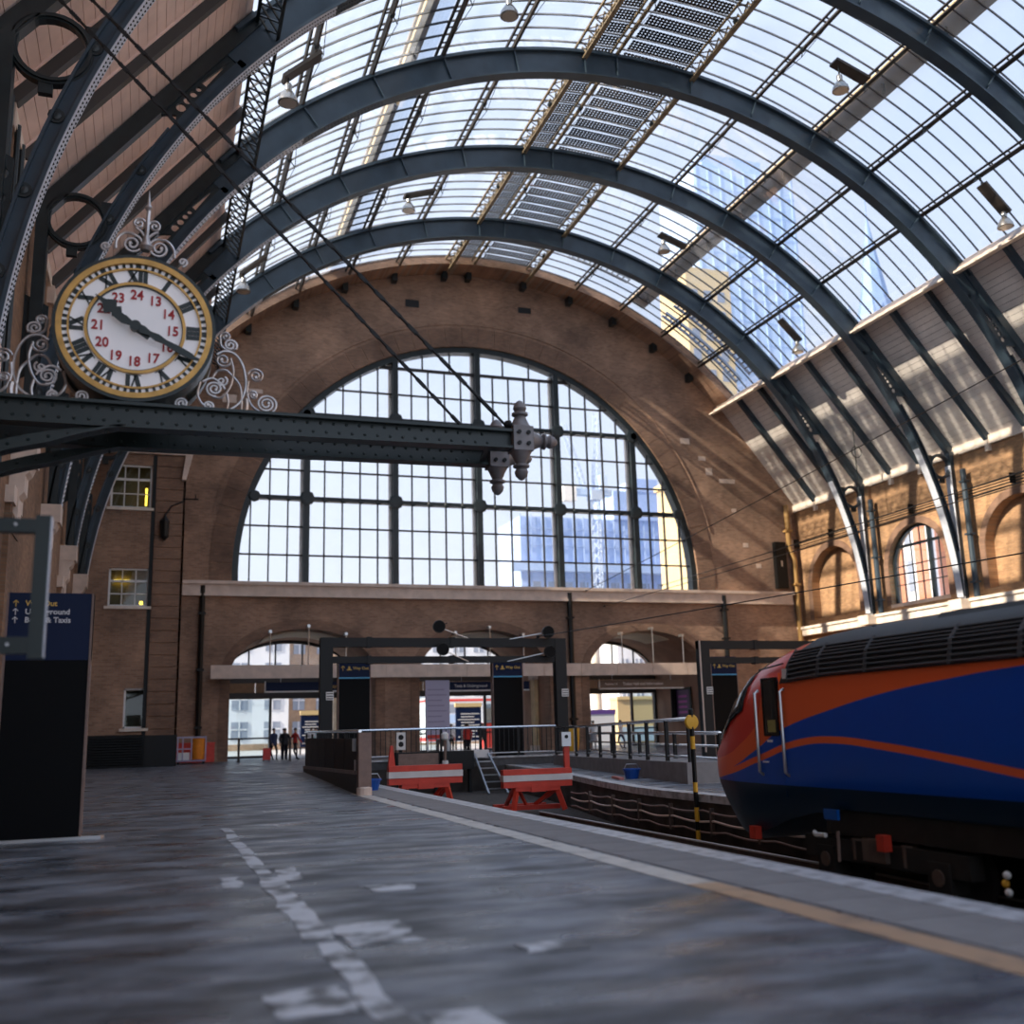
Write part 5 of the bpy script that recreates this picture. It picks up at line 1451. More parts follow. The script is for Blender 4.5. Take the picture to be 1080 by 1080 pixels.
# glazed screens with sliding doors at the outer end of each arch
M['frame'] = mat('bronze_door_frame', (0.05,0.04,0.035), 0.4)
M['tanp'] = mat('tan_transom_panel', (0.50,0.33,0.20), 0.6, var=0.1)
for i, c in enumerate(ARX):
    w = struct(link('window_%d' % (i+6), None)); w.location = (c, YI-0.6, 0)
    q = arch_pts(0, AW-0.02, 3.4, AZS, ARISE-0.02)
    MB().prism(arch_pts(0, AW-0.02, 5.1, AZS+0.4, ARISE-0.42) + arch_pts(0, AW-0.24, 5.1, AZS+0.4, ARISE-0.62)[::-1], 'Y', -0.1, 0.1).build('arch_frame', M['frame'], w)
    MB().box(-AW,AW,-0.12,0.12,3.62,4.0).build('transom', M['frame'], w)
    for k in range(4): MB().box(-AW+k*2.06+0.02,-AW+k*2.06+2.04,-0.10,0.02,4.0,4.6).build('transom_panel', M['tanp'], w)
    MB().box(-AW,AW,-0.08,0.08,4.6,5.1).build('upper_beam', M['frame'], w)
    xs2 = [-2.5,-0.85,0.85,2.5]
    for x in xs2: MB().box(x-0.05,x+0.05,-0.05,0.05,5.1,AZS+0.4+(ARISE-0.5)*math.sqrt(1-(x/AW)**2)).build('glazing_bar', M['frame'], w)
    for a, b in zip([-AW+0.15]+xs2, xs2+[AW-0.15]):
        za = AZS+0.4+(ARISE-0.5)*math.sqrt(max(0,1-(a/AW)**2)); zb_ = AZS+0.4+(ARISE-0.5)*math.sqrt(max(0,1-(b/AW)**2))
        zm = AZS+0.4+(ARISE-0.5)*math.sqrt(max(0,1-(((a+b)/2)/AW)**2))
        MB().prism([(a,5.1),(b,5.1),(b,zb_),((a+b)/2,zm),(a,za)], 'Y', -0.006, 0.006).build('glass_pane', M['wglass'], w)
    for x in (-AW+0.08,-1.1,2.2,AW-0.08): MB().box(x-0.08,x+0.08,-0.1,0.1,0,3.65).build('door_post', M['frame'], w)
    for a, b in ((-AW+0.16,-1.18),(2.28,AW-0.16)):
        MB().box(a,b,-0.008,0.008,0.12,3.6).build('glass_pane', M['dglass'], w)
        MB().box(a,b,-0.03,0.03,0.0,0.14).build('kick_rail', M['frame'], w)
        MB().box(a,b,-0.03,0.03,1.15,1.25).build('push_bar', M['frame'], w)
# people-barrier posts in the left doorway
for k, (x, y, lab) in enumerate(((4.45,58.2,'short bronze bollard post at the left jamb of the left arch'),(7.05,57.6,'short bronze bollard post right of the glazed door in the left arch'),(9.25,56.6,'dark bollard post among the people in the left arch'))):
    t = thing('bollard', lab, 'bollard', (x, y, 0), group='bollards at the left arch')
    MB().lathe([(0.10,0),(0.10,0.03),(0.06,0.05),(0.06,1.2),(0.07,1.22),(0.0,1.28)], (0,0,0), 'Z', 10).build('shaft', M['frame'], t)
    MB().box(-0.07,0.07,-0.07,0.07,0.85,0.95).build('collar', M['frame'], t)
# cleaning trolley by the annex
t = thing('cleaning_trolley', 'cleaning trolley with orange sack and grey frame against the far left wall', 'trolley', (1.75, 57.6, 0))
M['orange'] = mat('orange_sack', (0.85,0.27,0.02), 0.6, var=0.1)
MB().lathe([(0.30,0.25),(0.34,0.6),(0.36,1.0),(0.38,1.28),(0.33,1.3)], (0.62,0,0), 'Z', 14).build('sack', M['orange'], t, smooth=True)
MB().box(-0.45,1.0,-0.3,0.3,0.14,0.22).build('deck', M['lil2'], t)
for x in (-0.4,-0.15,0.28,0.98): MB().box(x-0.03,x+0.03,-0.28,-0.22,0.2,1.4).build('frame_post', M['lilac'], t)
MB().box(-0.45,1.0,-0.3,-0.22,1.32,1.4).build('frame_rail', M['lilac'], t); MB().box(-0.45,0.3,-0.3,-0.22,0.75,0.81).build('frame_rail', M['lilac'], t)
for x in (-0.35,0.9):
    for y in (-0.22,0.22): MB().lathe([(0.07,-0.025),(0.07,0.025)], (x,y,0.07), 'Y', 10).build('wheel', M['black'], t)
MB().box(-0.35,0.2,-0.2,0.2,0.22,0.6).build('bucket', M['white'], t)
MB().tube([(-0.95,0.1,0.0),(-0.9,0.1,2.0)], 0.03, 6).build('mop', M['white'], t)
t = thing('red_bin', 'low red storage bin behind the cleaning trolley', 'bin', (1.9, 59.2, 0))
MB().box(-0.7,1.35,-0.4,0.4,0.05,1.0).build('body', M['red'], t); MB().box(-0.73,1.38,-0.43,0.43,1.0,1.08).build('lid', M['red'], t)
# rain-water pipes and cabinets on the gable
def pipe(name, lab, x, z0, z1, m_, r=0.16, Y=YG, head=True):
    t = thing(name, lab, 'pipe', (x, Y-0.22, 0), group='rainwater pipes')
    MB().tube([(0,0,z0),(0,0,z1)], r, 8).build('pipe_run', m_, t)
    for k in range(3):
        z = z0+(z1-z0)*(k+0.5)/3; MB().box(-r-0.05,r+0.05,-r,0.2,z-0.06,z+0.06).build('bracket', m_, t)
    if head: MB().box(-r-0.06,r+0.06,-r-0.04,0.2,z0,z0+0.5).build('shoe', m_, t)
pipe('rainwater_pipe', 'black pipe on the brick left of the left arch', 2.45, 0.3, 9.7, M['black'], 0.15)
pipe('rainwater_pipe', 'tall black pipe between the middle and right arches', 24.6, 0.3, 9.65, M['black'], 0.17)
pipe('rainwater_pipe', 'black pipe on the brick right of the right arch', 35.6, 4.0, 9.65, M['black'], 0.17)
t = thing('corner_pipe', 'ochre rainwater pipe in the far right corner of the shed', 'pipe', (41.3, YG-0.25, 0))
MB().tube([(0,0,0.3),(0,0,12.2),(-0.35,0,13.0),(-0.35,0,16.0)], 0.17, 10).build('pipe_run', M['pipe'], t, smooth=True)
for z in (3.0,6.5,10.5,14.2): MB().box(-0.25 if z < 12 else -0.6, 0.25 if z < 12 else -0.1, -0.2, 0.24, z-0.07, z+0.07).build('bracket', M['pipe'], t)
t = thing('wall_cabinet', 'tall narrow dark cabinet high on the gable at the right', 'cabinet', (40.2, YG-0.2, 10.2))
MB().box(-0.42,0.42,-0.15,0.2,0,3.2).build('body', M['black'], t); MB().box(-0.38,0.38,-0.18,-0.15,0.1,3.1).build('door', M['black'], t); MB().box(-0.07,0.07,-0.19,-0.15,1.5,1.9).build('label_plate', M['steel'], t)
t = thing('annex_lantern', 'dark wall lantern on a bracket at the corner of the brick annex', 'lantern', (0.25, YB-0.36, 12.0))
MB().lathe([(0.05,-0.9),(0.2,-0.7),(0.24,0.1),(0.1,0.3),(0.03,0.5)], (0,0,0), 'Z', 8).build('body', M['black'], t)
MB().tube([(0,0,0.4),(0.3,0,0.9),(0.9,0.1,1.2),(0.85,0.27,1.35),(1.6,0.2,1.35)], 0.04, 6).tube([(1.45,0.2,1.3),(1.45,0.2,1.6)],0.03,6).build('bracket', M['black'], t)
# ================================================================== the town outside
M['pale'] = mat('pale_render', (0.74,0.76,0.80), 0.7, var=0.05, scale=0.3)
M['glassb'] = mat('hazy_tower_cladding', (0.50,0.66,0.93), 0.35, var=0.06, scale=0.2)  # distance haze mixed into the tower colour as pale blue
M['glassd'] = mat('hazy_tower_glazing', (0.42,0.58,0.88), 0.25)  # same haze put into the glazing tone
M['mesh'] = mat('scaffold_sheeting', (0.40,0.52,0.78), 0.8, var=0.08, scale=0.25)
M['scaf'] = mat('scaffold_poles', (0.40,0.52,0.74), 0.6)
M['yellowb'] = mat('yellow_rendered_wall', (0.74,0.56,0.30), 0.7, var=0.06, scale=0.2)
M['win_out'] = mat('street_window', (0.30,0.34,0.42), 0.2)
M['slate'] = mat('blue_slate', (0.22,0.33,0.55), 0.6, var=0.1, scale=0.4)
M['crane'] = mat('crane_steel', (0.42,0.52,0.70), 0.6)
M['bus'] = mat('bus_red', (0.70,0.06,0.05), 0.35)
M['cream_out'] = mat('cream_board', (0.80,0.62,0.32), 0.6)
# slim tower
t = thing('office_tower', 'office tower, haze painted in as pale blue, seen through the right half of the glass roof', 'building', (87.5, 140, 0))
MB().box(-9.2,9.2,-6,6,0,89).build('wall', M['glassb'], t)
MB().box(-7,4,-5,5,89,92).build('roof_plant', M['glassd'], t)
for k in range(17):
    z = 26+k*3.7
    MB().box(-9.26,9.26,-6.06,6.06,z,z+0.35).build('floor_band', M['glassd'], t)
for k in range(9):
    MB().box(-8.8+k*2.2-0.12,-8.8+k*2.2+0.12,-6.1,-6.0,20,89).build('fin', M['glassb'], t)
t = thing('low_block', 'sunlit cream block at the foot of the blue office tower', 'building', (73.6, 128, 0))
MB().box(-3.6,3.6,-4,4,0,66).build('wall', M['yellowb'], t)
for k in range(6):
    for j in range(3): MB().box(-3+j*2.2,-1.8+j*2.2,-4.05,-3.98,46+k*3.0,47.6+k*3.0).build('window', M['win_out'], t)
# spire
t = thing('church_spire', 'slender slate blue spire seen through the lower right roof glass', 'spire', (107.5, 130, 0))
MB().box(-3.2,3.2,-3.2,3.2,0,60).build('tower', M['brick_out'], t)
MB().lathe([(4.2,60),(3.6,62),(2.2,68),(1.1,75),(0.25,81),(0.0,83.5)], (0,0,0), 'Z', 8).build('spire_roof', M['slate'], t)
for s in (-1,1):
    for r in (-1,1): MB().lathe([(0.8,59),(0.6,63),(0.0,68)], (s*2.9,r*2.9,0), 'Z', 6).build('pinnacle', M['slate'], t)
MB().tube([(0,0,83),(0,0,88)], 0.12, 5).tube([(-0.9,0,86),(0.9,0,86)], 0.1, 5).build('finial_cross', M['slate'], t)
# building under scaffolding
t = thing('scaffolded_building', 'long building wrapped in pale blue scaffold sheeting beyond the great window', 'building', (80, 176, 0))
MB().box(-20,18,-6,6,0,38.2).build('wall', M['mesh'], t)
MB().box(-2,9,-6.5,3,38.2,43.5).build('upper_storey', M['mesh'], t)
MB().box(2,7,-6.6,0,43.5,46).build('plant_room', M['mesh'], t)
MB().box(-22,18.5,-7.6,-6,28.3,29.6).build('fan_deck', M['scaf'], t)
for k in range(20): MB().box(-20+k*2-0.08,-20+k*2+0.08,-6.3,-6.15,10,38.6).build('standard', M['scaf'], t)
for k in range(9): MB().box(-20,18,-6.3,-6.15,12+k*3.0,12.16+k*3.0).build('ledger', M['scaf'], t)
for k in range(12):
    MB().box(-18+k*3.0,-16.4+k*3.0,-6.1,-5.98,23.4,26.6).build('window', M['win_out'], t)
t = thing('yellow_building', 'tall bright yellow building at the right edge of the great window', 'building', (65.4, 114, 0))
MB().box(-4.4,6,-5,5,0,31).build('wall', M['yellowb'], t)
for k in range(5): MB().box(-1.6,-0.4,-5.05,-4.95,14+k*3,15.6+k*3).build('window', M['win_out'], t)
MB().box(-4.7,6.2,-5.3,5.3,31,31.7).build('parapet', M['cream_out'], t)
# tower crane
t = thing('tower_crane', 'pale tower crane with luffing jib above the scaffolded building', 'crane', (61.4, 140, 0))
def lattice_mast(p0, p1, w, nseg, name):
    m = MB(); p0, p1 = Vector(p0), Vector(p1); d = (p1-p0)/nseg; u = d.normalized()
    a = u.orthogonal().normalized(); b = u.cross(a)
    cs = [(a*i+b*j)*w/2 for i, j in ((-1,-1),(1,-1),(1,1),(-1,1))]
    for c in cs: m.beam(p0+c, p1+c, 0.14, 0.14)
    for k in range(nseg):
        for i in range(4):
            q = p0+d*k+cs[i], p0+d*(k+1)+cs[(i+1) % 4]; m.beam(q[0], q[1], 0.09, 0.09)
    return m.build(name, M['crane'], t)
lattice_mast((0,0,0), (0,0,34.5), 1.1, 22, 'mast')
MB().box(-0.9,0.9,-0.9,0.9,34.5,36.0).build('slewing_ring', M['crane'], t)
MB().box(-3.6,2.6,-0.6,0.6,35.2,36.1).build('machinery_deck', M['glassd'], t)
MB().box(-5.2,-3.2,-0.7,0.7,34.2,36.4).build('counterweight', M['pale'], t)
MB().box(0.4,1.6,-1.4,-0.6,36.0,38.2).build('cab', M['glassb'], t)
lattice_mast((-1.6,0,36), (-4.8,0,46), 0.7, 12, 'jib'); lattice_mast((0.2,0,36), (0.9,0,48), 0.8, 12, 'tower_head')
t = thing('brick_and_glass_block', 'white and red brick block seen through the arched window of the right wall', 'building', (70, 74, 0))
MB().box(-9,14,-4,14,0,26).build('wall', M['pale'], t)
for k in range(6):
    MB().box(-9.05,-8.95,-3.5+k*2.9,-2.0+k*2.9,2,25).build('brick_panel', mat('red_brick_panel_%d' % k, (0.55,0.22,0.12), 0.8) if k == 0 else bpy.data.materials['red_brick_panel_0'], t)
    MB().box(-8.5+k*3.6,-7.0+k*3.6,-4.05,-3.95,2,25).build('brick_panel', bpy.data.materials['red_brick_panel_0'], t)
    for j in range(5):
        MB().box(-6.6+k*3.6,-5.4+k*3.6,-4.08,-3.98,4+j*4,6.6+j*4).build('window', M['win_out'], t)
        MB().box(-9.08,-8.98,-1.7+k*2.9,-0.9+k*2.9,4+j*4,6.6+j*4).build('window', M['win_out'], t)
# street fronts seen through the arches
def front(x0, x1, Y, h, wall, lab, cols, rws, z0=1.0, dz=2.9, wm='win_out'):
    t = thing('street_building', lab, 'building', ((x0+x1)/2, Y, 0), group='street fronts beyond the arches')
    w = x1-x0
    MB().box(-w/2,w/2,0,8,0,h).build('wall', M[wall], t)
    MB().box(-w/2,w/2,-0.25,0.1,h-0.6,h).build('cornice', M['pale'], t)
    for i in range(cols):
        for j in range(rws):
            xa = -w/2+(i+0.25)*w/cols; xb = -w/2+(i+0.75)*w/cols; za = z0+j*dz
            f = MB().box(xa,xb,-0.06,0.05,za,za+dz*0.6).build('window', M[wm], t)
            MB().box((xa+xb)/2-0.05,(xa+xb)/2+0.05,-0.1,-0.05,za,za+dz*0.6).build('mullion', M['pale'], f)
            MB().box(xa,xb,-0.1,-0.05,za+dz*0.33,za+dz*0.37).build('transom', M['pale'], f)
    MB().box(-w/2,w/2,-0.12,0.02,0.0,0.6).build('plinth', M['brick_out'], t)
front(-6, 13.0, 108, 12.6, 'pale', 'pale terrace with large windows seen through the left arch', 6, 4)
front(13.3, 23.0, 112, 13.2, 'brick_out', 'brown brick house front beside the pale terrace beyond the arches', 4, 4)
front(23.3, 44.0, 110, 12.9, 'pale', 'long pale street front seen through the middle arch', 9, 4)
front(44.3, 66.0, 97, 12.6, 'pale', 'grey-white front with barred windows seen through the right arch', 14, 3, 2.6, 3.4)
# a double-decker bus passing
t = thing('street_bus', 'pale bus with a red stripe passing outside the middle arch', 'bus', (28.2, 92, 0))
MB().box(-5,5,0,2.5,0.4,4.3).build('body', M['pale'], t)
MB().box(-5.02,5.02,-0.02,2.5,0.5,0.85).build('red_stripe', M['bus'], t)
MB().box(-5.02,5.02,-0.02,2.5,3.95,4.15).build('red_stripe', M['bus'], t)
MB().box(-4.9,4.9,-0.03,0.0,1.15,1.85).build('lower_windows', M['win_out'], t); MB().box(-4.9,4.9,-0.03,0.0,2.95,3.7).build('upper_windows', M['win_out'], t)
MB().box(-4.6,3.2,-0.04,0.0,2.05,2.8).build('advert_band', mat('advert_blue',(0.45,0.62,0.9),0.5), t)
for x in (-3.4,3.2): MB().lathe([(0.25,-0.06),(0.5,-0.04),(0.5,0.2)], (x,0,0.5), 'Y', 18).build('wheel', M['black'], t)
# map and direction boards outside
def mapboard(x, Y, w, h, z0, lab, band):
    t = thing('map_board', lab, 'sign', (x, Y, 0), group='navy map boards outside the arches')
    b_ = MB().box(-w/2,w/2,0,0.15,z0,z0+h).build('panel', M['navy'], t)
    for k in range(9): MB().box(-w*0.42+(0.12*w if k % 3 else 0), w*0.42-(0.2*w if k % 2 else 0), -0.012, 0.0, z0+h*(0.1+0.085*k), z0+h*(0.13+0.085*k)).build('text_line', M['wlet'], b_)
    MB().box(-w/2-0.05,w/2+0.05,-0.03,0.18,z0+h,z0+h+0.3).build('header', M[band], t)
    for s in (-1,1): MB().box(s*w/2-0.05,s*w/2+0.05,0,0.15,0,z0).build('post', M['dark'], t)
mapboard(10.7, 75.5, 1.5, 2.2, 0.5, 'navy board with white lines right of the crowd in the left arch', 'cream_out')
mapboard(22.8, 77.5, 2.0, 2.5, 0.6, 'navy map board with cream header in the middle arch', 'cream_out')
t = thing('red_kiosk', 'grey and red kiosk beside the navy map board outside the middle arch', 'kiosk', (24.9, 79.0, 0))
MB().box(-0.5,0.5,0,0.8,0,1.9).build('body', M['bus'], t); MB().box(-0.5,0.5,-0.02,0.8,1.9,3.3).build('upper_panel', M['win_out'], t); MB().box(-0.4,0.4,-0.04,0,2.1,3.0).build('screen', M['steel'], t)
t = thing('yellow_kiosk', 'yellow fronted ticket kiosk in the right arch', 'kiosk', (36.2, 76.0, 0))
MB().box(-1.7,1.7,0,1.5,0,3.4).build('body', M['yellowb'], t); MB().box(-1.6,1.6,-0.05,0,0.2,1.3).build('counter_front', mat('kiosk_blue',(0.45,0.6,0.72),0.4), t); MB().box(-1.75,1.75,-0.1,1.5,3.4,3.65).build('canopy', M['cream_out'], t)
t = thing('white_column', 'round white column standing outside the right arch', 'column', (34.3, 79.5, 0))
MB().lathe([(0.55,0),(0.55,0.3),(0.42,0.35),(0.40,8.6),(0.6,8.8),(0.6,9.0)], (0,0,0), 'Z', 18).build('shaft', M['stone_w'], t)
t = thing('ticket_screen', 'white ticket information screen with purple header inside the right arch', 'screen', (32.6, 75.0, 0))
MB().box(-1.2,1.2,0,0.3,0.0,2.3).build('panel', M['pale'], t); MB().box(-1.25,1.25,-0.03,0.33,2.3,2.65).build('header', mat('purple_header',(0.12,0.06,0.28),0.5), t)
t = thing('purple_poster', 'dark poster with purple lettering on the right passage wall', 'poster', (33.6, 65.2, 1.6))
MB().box(-0.0,0.35,-0.05,0.0,0,2.2).box(0.34,0.42,-2.2,0,0,2.2).build('frame', M['black'], t)
pz = MB().box(0.32,0.345,-2.0,-0.2,0.15,2.05).build('picture', mat('poster_purple',(0.10,0.03,0.14),0.5), t)
for k in range(4): MB().box(0.31,0.322,-1.7,-0.5,0.5+0.35*k,0.65+0.35*k).build('poster_line', mat('magenta_print',(0.45,0.04,0.40),0.5), pz)

# ================================================================== people
M['skin'] = mat('skin', (0.55,0.36,0.27), 0.6)
M['hair'] = mat('dark_hair', (0.03,0.022,0.018), 0.7)
def body_mesh(walk, arm):
    """one continuous figure, 1.72 m tall, grown from a skeleton"""
    V = []; E_ = []; R_ = []
    def add(p, r, prev=None):
        V.append(p); R_.append(r if isinstance(r, tuple) else (r, r))
        if prev is not None: E_.append((prev, len(V)-1))
        return len(V)-1
    pel = add((0,0,0.95), (0.15,0.11))
    wst = add((0,0,1.10), (0.135,0.10), pel); ch = add((0,0.01,1.30), (0.165,0.115), wst); nk = add((0,0,1.45), 0.06, ch)
    hd0 = add((0,-0.01,1.53), (0.068,0.08), nk); hd1 = add((0,-0.01,1.62), (0.078,0.095), hd0); add((0,0,1.70), (0.055,0.07), hd1)
    for s in (-1, 1):
        w = s*walk
        hp = add((s*0.095,0,0.88), 0.095, pel); kn = add((s*0.10,-w*0.16-0.02,0.50), 0.062, hp); an = add((s*0.10,w*0.10 if w < 0 else -w*0.16+0.02,0.09), 0.042, kn)
        add((s*0.11,(w*0.10 if w < 0 else -w*0.16)-0.13,0.035), (0.042,0.032), an)
        sh = add((s*0.19,0,1.39), 0.062, ch); el = add((s*0.25,w*0.12+0.03,1.13), 0.045, sh)
        ha = (s*0.23, w*0.22-arm*0.16, 0.90+arm*0.12); wr = add(ha, 0.032, el)
        pm = add((ha[0],ha[1]-0.03,ha[2]-0.07), (0.038,0.02), wr)
        for k in range(4): add((ha[0]+(k-1.5)*0.018, ha[1]-0.05-0.01*(k in (1,2)), ha[2]-0.14-0.012*(k in (1,2))), 0.009, pm)
        add((ha[0]-s*0.035, ha[1]-0.06, ha[2]-0.085), 0.010, pm)
    me = bpy.data.meshes.new('figure'); me.from_pydata(V, E_, [])
    o = bpy.data.objects.new('figure', me); COL.objects.link(o)
    md = o.modifiers.new('skin', 'SKIN'); md.use_smooth_shade = True
    sv = me.skin_vertices[0].data
    for i, r in enumerate(R_): sv[i].radius = r
    sv[0].use_root = True
    sb = o.modifiers.new('sub', 'SUBSURF'); sb.levels = 1; sb.render_levels = 1
    dg = bpy.context.evaluated_depsgraph_get(); dg.update()
    out = bpy.data.meshes.new_from_object(o.evaluated_get(dg)); bpy.data.objects.remove(o)
    return out
POSES = [body_mesh(0.0, 0.0), body_mesh(1.0, 0.3), body_mesh(-0.8, 1.0)]
CL = {}
def cloth(c):
    if c not in CL: CL[c] = mat('cloth_%d' % len(CL), c, 0.85)
    return CL[c]
hairm = MB().sphere((0,0.012,1.655), 0.092, 12, 8, (0.95,1.08,0.85)).mesh('hair', M['hair'])
def person(x, y, rz, pose, top, legs, lab, extra=None, sc=1.0, z=0.0):
    t = thing('person', lab, 'person', (x, y, z), rz); t.scale = (sc, sc, sc)
    me = POSES[pose].copy(); me.materials.clear()
    for m_ in (cloth(top), cloth(legs), M['skin'], M['black']): me.materials.append(m_)
    for f in me.polygons:
        c = f.center
        f.material_index = 3 if c.z < 0.10 else 1 if c.z < 0.93 and abs(c.x) < 0.2 else 2 if c.z > 1.46 or (abs(c.x) > 0.17 and c.z < 0.92+0.12*(pose == 2)) else 0
        f.use_smooth = True
    link('body', me, t); hr = link('hair', hairm, t)
    fc = MB().sphere((0.028,-0.098,1.63), 0.010, 6, 4).sphere((-0.028,-0.098,1.63), 0.010, 6, 4).build('eyes', M['black'], t); MB().sphere((0,-0.108,1.60), 0.014, 6, 4, (0.8,1,1.3)).build('nose', M['skin'], t)
    if extra == 'jacket': MB().lathe([(0.20,0.84),(0.185,1.0),(0.175,1.2),(0.20,1.38),(0.09,1.46)], (0,0.005,0), 'Z', 12).build('jacket', cloth(top), t, smooth=True)
    if extra == 'skirt': MB().lathe([(0.27,0.45),(0.2,0.75),(0.16,1.0)], (0,0,0), 'Z', 12).build('skirt', cloth(legs), t, smooth=True)
    if extra == 'pack': MB().box(-0.16,0.16,0.12,0.3,1.02,1.45).build('rucksack', cloth((0.03,0.03,0.05)), t)
    return t
K, W_, RD, TL_, GY, NV = (0.02,0.02,0.025), (0.75,0.75,0.76), (0.55,0.04,0.03), (0.25,0.55,0.55), (0.25,0.26,0.28), (0.03,0.04,0.10)
person(6.39, 59.42, 0.4, 1, NV, K, 'person in dark blue jacket and black trousers pulling the red suitcase', 'jacket')
person(7.03, 59.67, 2.8, 0, K, K, 'person in black standing behind the suitcase puller', 'jacket')
person(7.56, 59.52, 2.0, 1, RD, K, 'person in a red top with black trousers in the left arch crowd')
person(8.30, 58.60, 3.4, 2, W_, GY, 'person in white top and grey trousers in the left arch crowd')
person(8.75, 60.05, 0.9, 1, TL_, GY, 'person in a pale teal jacket at the right of the left arch crowd', 'jacket')
person(7.04, 60.40, 0.1, 0, GY, NV, 'person in grey further out beyond the left arch crowd', 'pack')
person(16.40, 59.30, 0.3, 0, W_, K, 'person in white shirt and black trousers in the middle arch between two others')
person(17.35, 59.60, 2.9, 1, GY, K, 'person in a grey coat walking in the middle arch', 'jacket')
person(16.95, 57.90, 3.2, 0, RD, K, 'person in a red jacket and black trousers in the middle arch', 'jacket')
person(15.85, 58.20, 1.2, 2, K, W_, 'person in a black top and white trousers in the middle arch')
person(17.75, 57.60, 0.3, 1, K, K, 'person all in black beside the second totem', 'pack')
person(24.82, 58.30, 2.6, 0, W_, GY, 'person in white beside the yellow bag right of the second totem', 'skirt')
person(27.08, 59.35, 0.6, 1, W_, NV, 'person in a white top beside the ticket screen in the right arch')
person(32.56, 57.80, 3.0, 0, W_, (0.4,0.33,0.28), 'person in white standing below the purple poster', 'skirt')
person(34.69, 57.35, 2.4, 1, NV, K, 'person in dark blue walking behind the ramp railing', 'jacket')
t = thing('suitcase', 'small red wheeled suitcase beside the person in dark blue', 'suitcase', (6.0, 59.2, 0))
MB().box(-0.2,0.2,-0.13,0.13,0.06,0.68).build('shell', M['bus'], t); MB().tube([(-0.1,0,0.68),(-0.1,0,1.0),(0.1,0,1.0),(0.1,0,0.68)], 0.012, 5).build('handle', M['steel'], t)
for s in (-1,1): MB().lathe([(0.04,-0.02),(0.04,0.02)], (s*0.15,0,0.04), 'X', 8).build('wheel', M['black'], t)
t = thing('yellow_sack', 'large yellow sack on a stand right of the second totem', 'sack', (17.9, 44.6, 0))
MB().lathe([(0.30,0.3),(0.36,0.6),(0.38,1.1),(0.40,1.35)], (0,0,0), 'Z', 12).build('bag', M['yellow'], t, smooth=True); MB().lathe([(0.42,1.35),(0.42,1.42)], (0,0,0), 'Z', 12).build('hoop', M['steel'], t)
for a in (0.5,2.6,4.7): MB().box(cos(a)*0.4-0.03,cos(a)*0.4+0.03,sin(a)*0.4-0.03,sin(a)*0.4+0.03,0,1.38).build('leg', M['steel'], t)
# sunlit right jambs of the arches, built as columns with sunlight painted tan
for x, lab in ((12.42,'right jamb of the left arch, sunlight painted in tan'),(23.3,'right jamb of the middle arch, sunlight painted in tan')):
    t = thing('sunlit_jamb', lab, 'column', (x, 63.5, 0), group='sunlit arch jambs')
    MB().box(-0.35,0.35,-0.35,0.35,0.3,4.4).build('shaft', M['tan'], t); MB().box(-0.45,0.45,-0.45,0.45,0,0.3).build('base', M['stone'], t); MB().box(-0.45,0.45,-0.45,0.45,4.4,4.7).build('cap', M['stone'], t)
# ================================================================== roof lamps
M['lampm'] = mat('lamp_aluminium', (0.42,0.40,0.37), 0.25, 0.8)
M['lglass'] = mat('lamp_glass', (0.55,0.5,0.42), 0.15, 0.2)
for (x, y, z, s, lab) in ((3.6,33.0,23.0,1,'bell lamp by the left lattice girder near the top of the picture'),(3.4,49.2,22.9,1,'bell lamp by the left lattice girder, farther one beside the clock'),
        (11.8,33.0,28.2,1,'bell lamp hanging at the top edge of the picture'),(11.75,49.5,28.55,1,'bell lamp under the left glazing between the third and fourth ribs'),
        (26.66,33.0,27.85,1,'bell lamp under the upper right glazing near the sunlit purlin'),(26.68,49.5,28.15,1,'bell lamp under the right glazing, farther one below the sunlit purlin'),
        (35.1,49.5,22.9,-1,'bell lamp near the lower edge of the right glazing, farther one'),(35.2,33.5,23.0,-1,'bell lamp at the right edge of the picture under the glass')):
    t = thing('roof_lamp', lab, 'lamp', (x, y, z), group='bell lamps under the roof')
    th = math.atan2(x-XR, z-ZR); zr = ZR+23.55*EL*cos(th)-z
    MB().lathe([(0.10,0.42),(0.13,0.36),(0.12,0.16),(0.20,0.06),(0.33,-0.16),(0.36,-0.32),(0.31,-0.32),(0.18,-0.0)], (0,0,0), 'Z', 18).build('bell_shade', M['lampm'], t, smooth=True)
    MB().lathe([(0.30,-0.34),(0.30,-0.31)], (0,0,0), 'Z', 16).build('lens', M['lglass'], t)
    MB().tube([(0,0,0.4),(0,0,zr-0.1)], 0.03, 6).build('stem', M['iron'], t)
    w = 0.9; e = Vector((cos(th),0,-sin(th)))
    c0 = Vector((0,0,max(0.55,zr-0.35)))
    a, b = c0-e*0.25*s, c0+e*1.5*s
    MB().beam(tuple(a), tuple(b), 0.55, 0.12, (0,0,1)).build('gear_tray', M['purlin'], t)
    MB().tube([tuple(b), tuple(b+Vector((0,0,0.35)))], 0.03, 5).build('tray_hanger', M['iron'], t)
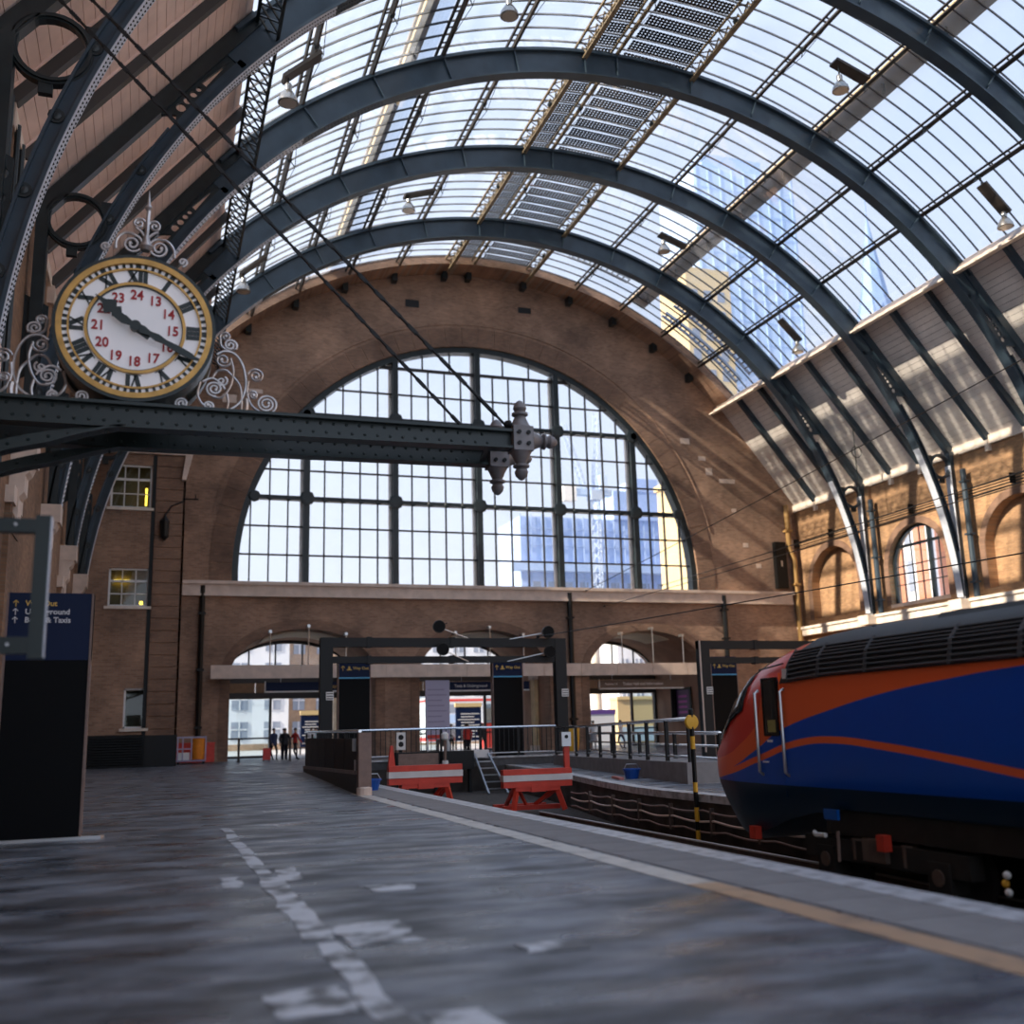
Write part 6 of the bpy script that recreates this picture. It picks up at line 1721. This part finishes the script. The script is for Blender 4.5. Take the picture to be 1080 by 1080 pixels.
# ================================================================== overhead wires and cables
def wire(p0, p1, sag, lab, r=0.014):
    t = thing('overhead_wire', lab, 'wire', group='overhead wires')
    p0, p1 = Vector(p0), Vector(p1); pts = [p0.lerp(p1, i/14)-Vector((0,0,sag*4*(i/14)*(1-i/14))) for i in range(15)]
    MB().tube(pts, r, 5).build('strand', M['black'], t)
    for p in (p0, p1): MB().lathe([(0.03,-0.15),(0.06,-0.05),(0.06,0.05),(0.03,0.15)], tuple(p), 'Y', 8).build('insulator', M['black'], t)
wire((25.6,YG-0.6,9.75), (27.0,10,14.2), 0.1, 'highest of the thin wires crossing the right of the great window', 0.022)
wire((30.9,YG-0.6,10.2), (24.1,10,8.6), 0.1, 'second thin wire sloping across the far right brickwork', 0.022)
wire((26.8,YG-0.6,8.8), (25.2,10,8.6), 0.15, 'third thin wire sloping across above the right arch', 0.02)
wire((14.4,39.0,4.9), (20.0,10,4.95), 0.05, 'lowest thin wire running from the portal frame past the train roof', 0.018)
t = thing('wall_cables', 'bundle of dark cables clipped along the right brick wall', 'cable')
for k in range(3): MB().tube([(XW-0.32,12,13.25+0.16*k),(XW-0.32,YG-0.1,13.1+0.14*k)], 0.035, 5).build('cable', M['black'], t)
y = 14
while y < YG: MB().box(XW-0.34,XW,y-0.03,y+0.03,13.1,13.65).build('clip', M['dark'], t); y += 3.9
for y, lab in ((52.3,'dark service pipe beside the farthest rib post on the right wall'),(44.4,'dark service pipe beside the fourth rib post on the right wall')):
    t = thing('service_pipe', lab, 'pipe', (XW-0.42, y, 0), group='service pipes on the right wall')
    MB().tube([(0,0,7.6),(0,0,14.6)], 0.16, 8).build('pipe_run', M['iron_b'], t)
    for z in (8.4,11.0,13.9): MB().box(-0.2,0.19,-0.2,0.2,z-0.05,z+0.05).build('bracket', M['iron_b'], t)
t = thing('wire_hanger', 'thin hook and rod hanging from the white boards at the right', 'hook', (39.6, 51.0, 14.6))
MB().tube([(0,0,0),(0,0,4.2)], 0.03, 5).build('rod', M['iron'], t); MB().tube([(0.35*cos(a*pi/6)+0.1,0,2.6+0.35*sin(a*pi/6)) for a in range(-3,10)], 0.03, 5).build('hook', M['iron'], t)

# cables drooping along the far face of the track pit
t = thing('pit_cables', 'three drooping grey-brown cables fixed along the far wall of the track pit', 'cable')
for k, z in enumerate((-0.28,-0.45,-0.63)):
    pts = []
    for i in range(61):
        y = 14.0+i*0.2; x = 10.0 if y < 20 else 10.0+(y-20)*0.075
        pts.append((x-0.07, y, z-0.05*abs(sin((y+k*0.4)*1.9))))
    MB().tube(pts, 0.022, 5).build('cable', M['stone'] if k == 1 else M['wood'], t, smooth=True)
y = 14.6
while y < 25.5:
    x = 10.0 if y < 20 else 10.0+(y-20)*0.075
    MB().box(x-0.10, x-0.02, y-0.03, y+0.03, -0.72, -0.22).build('cable_hanger', M['rail'], t); y += 1.65
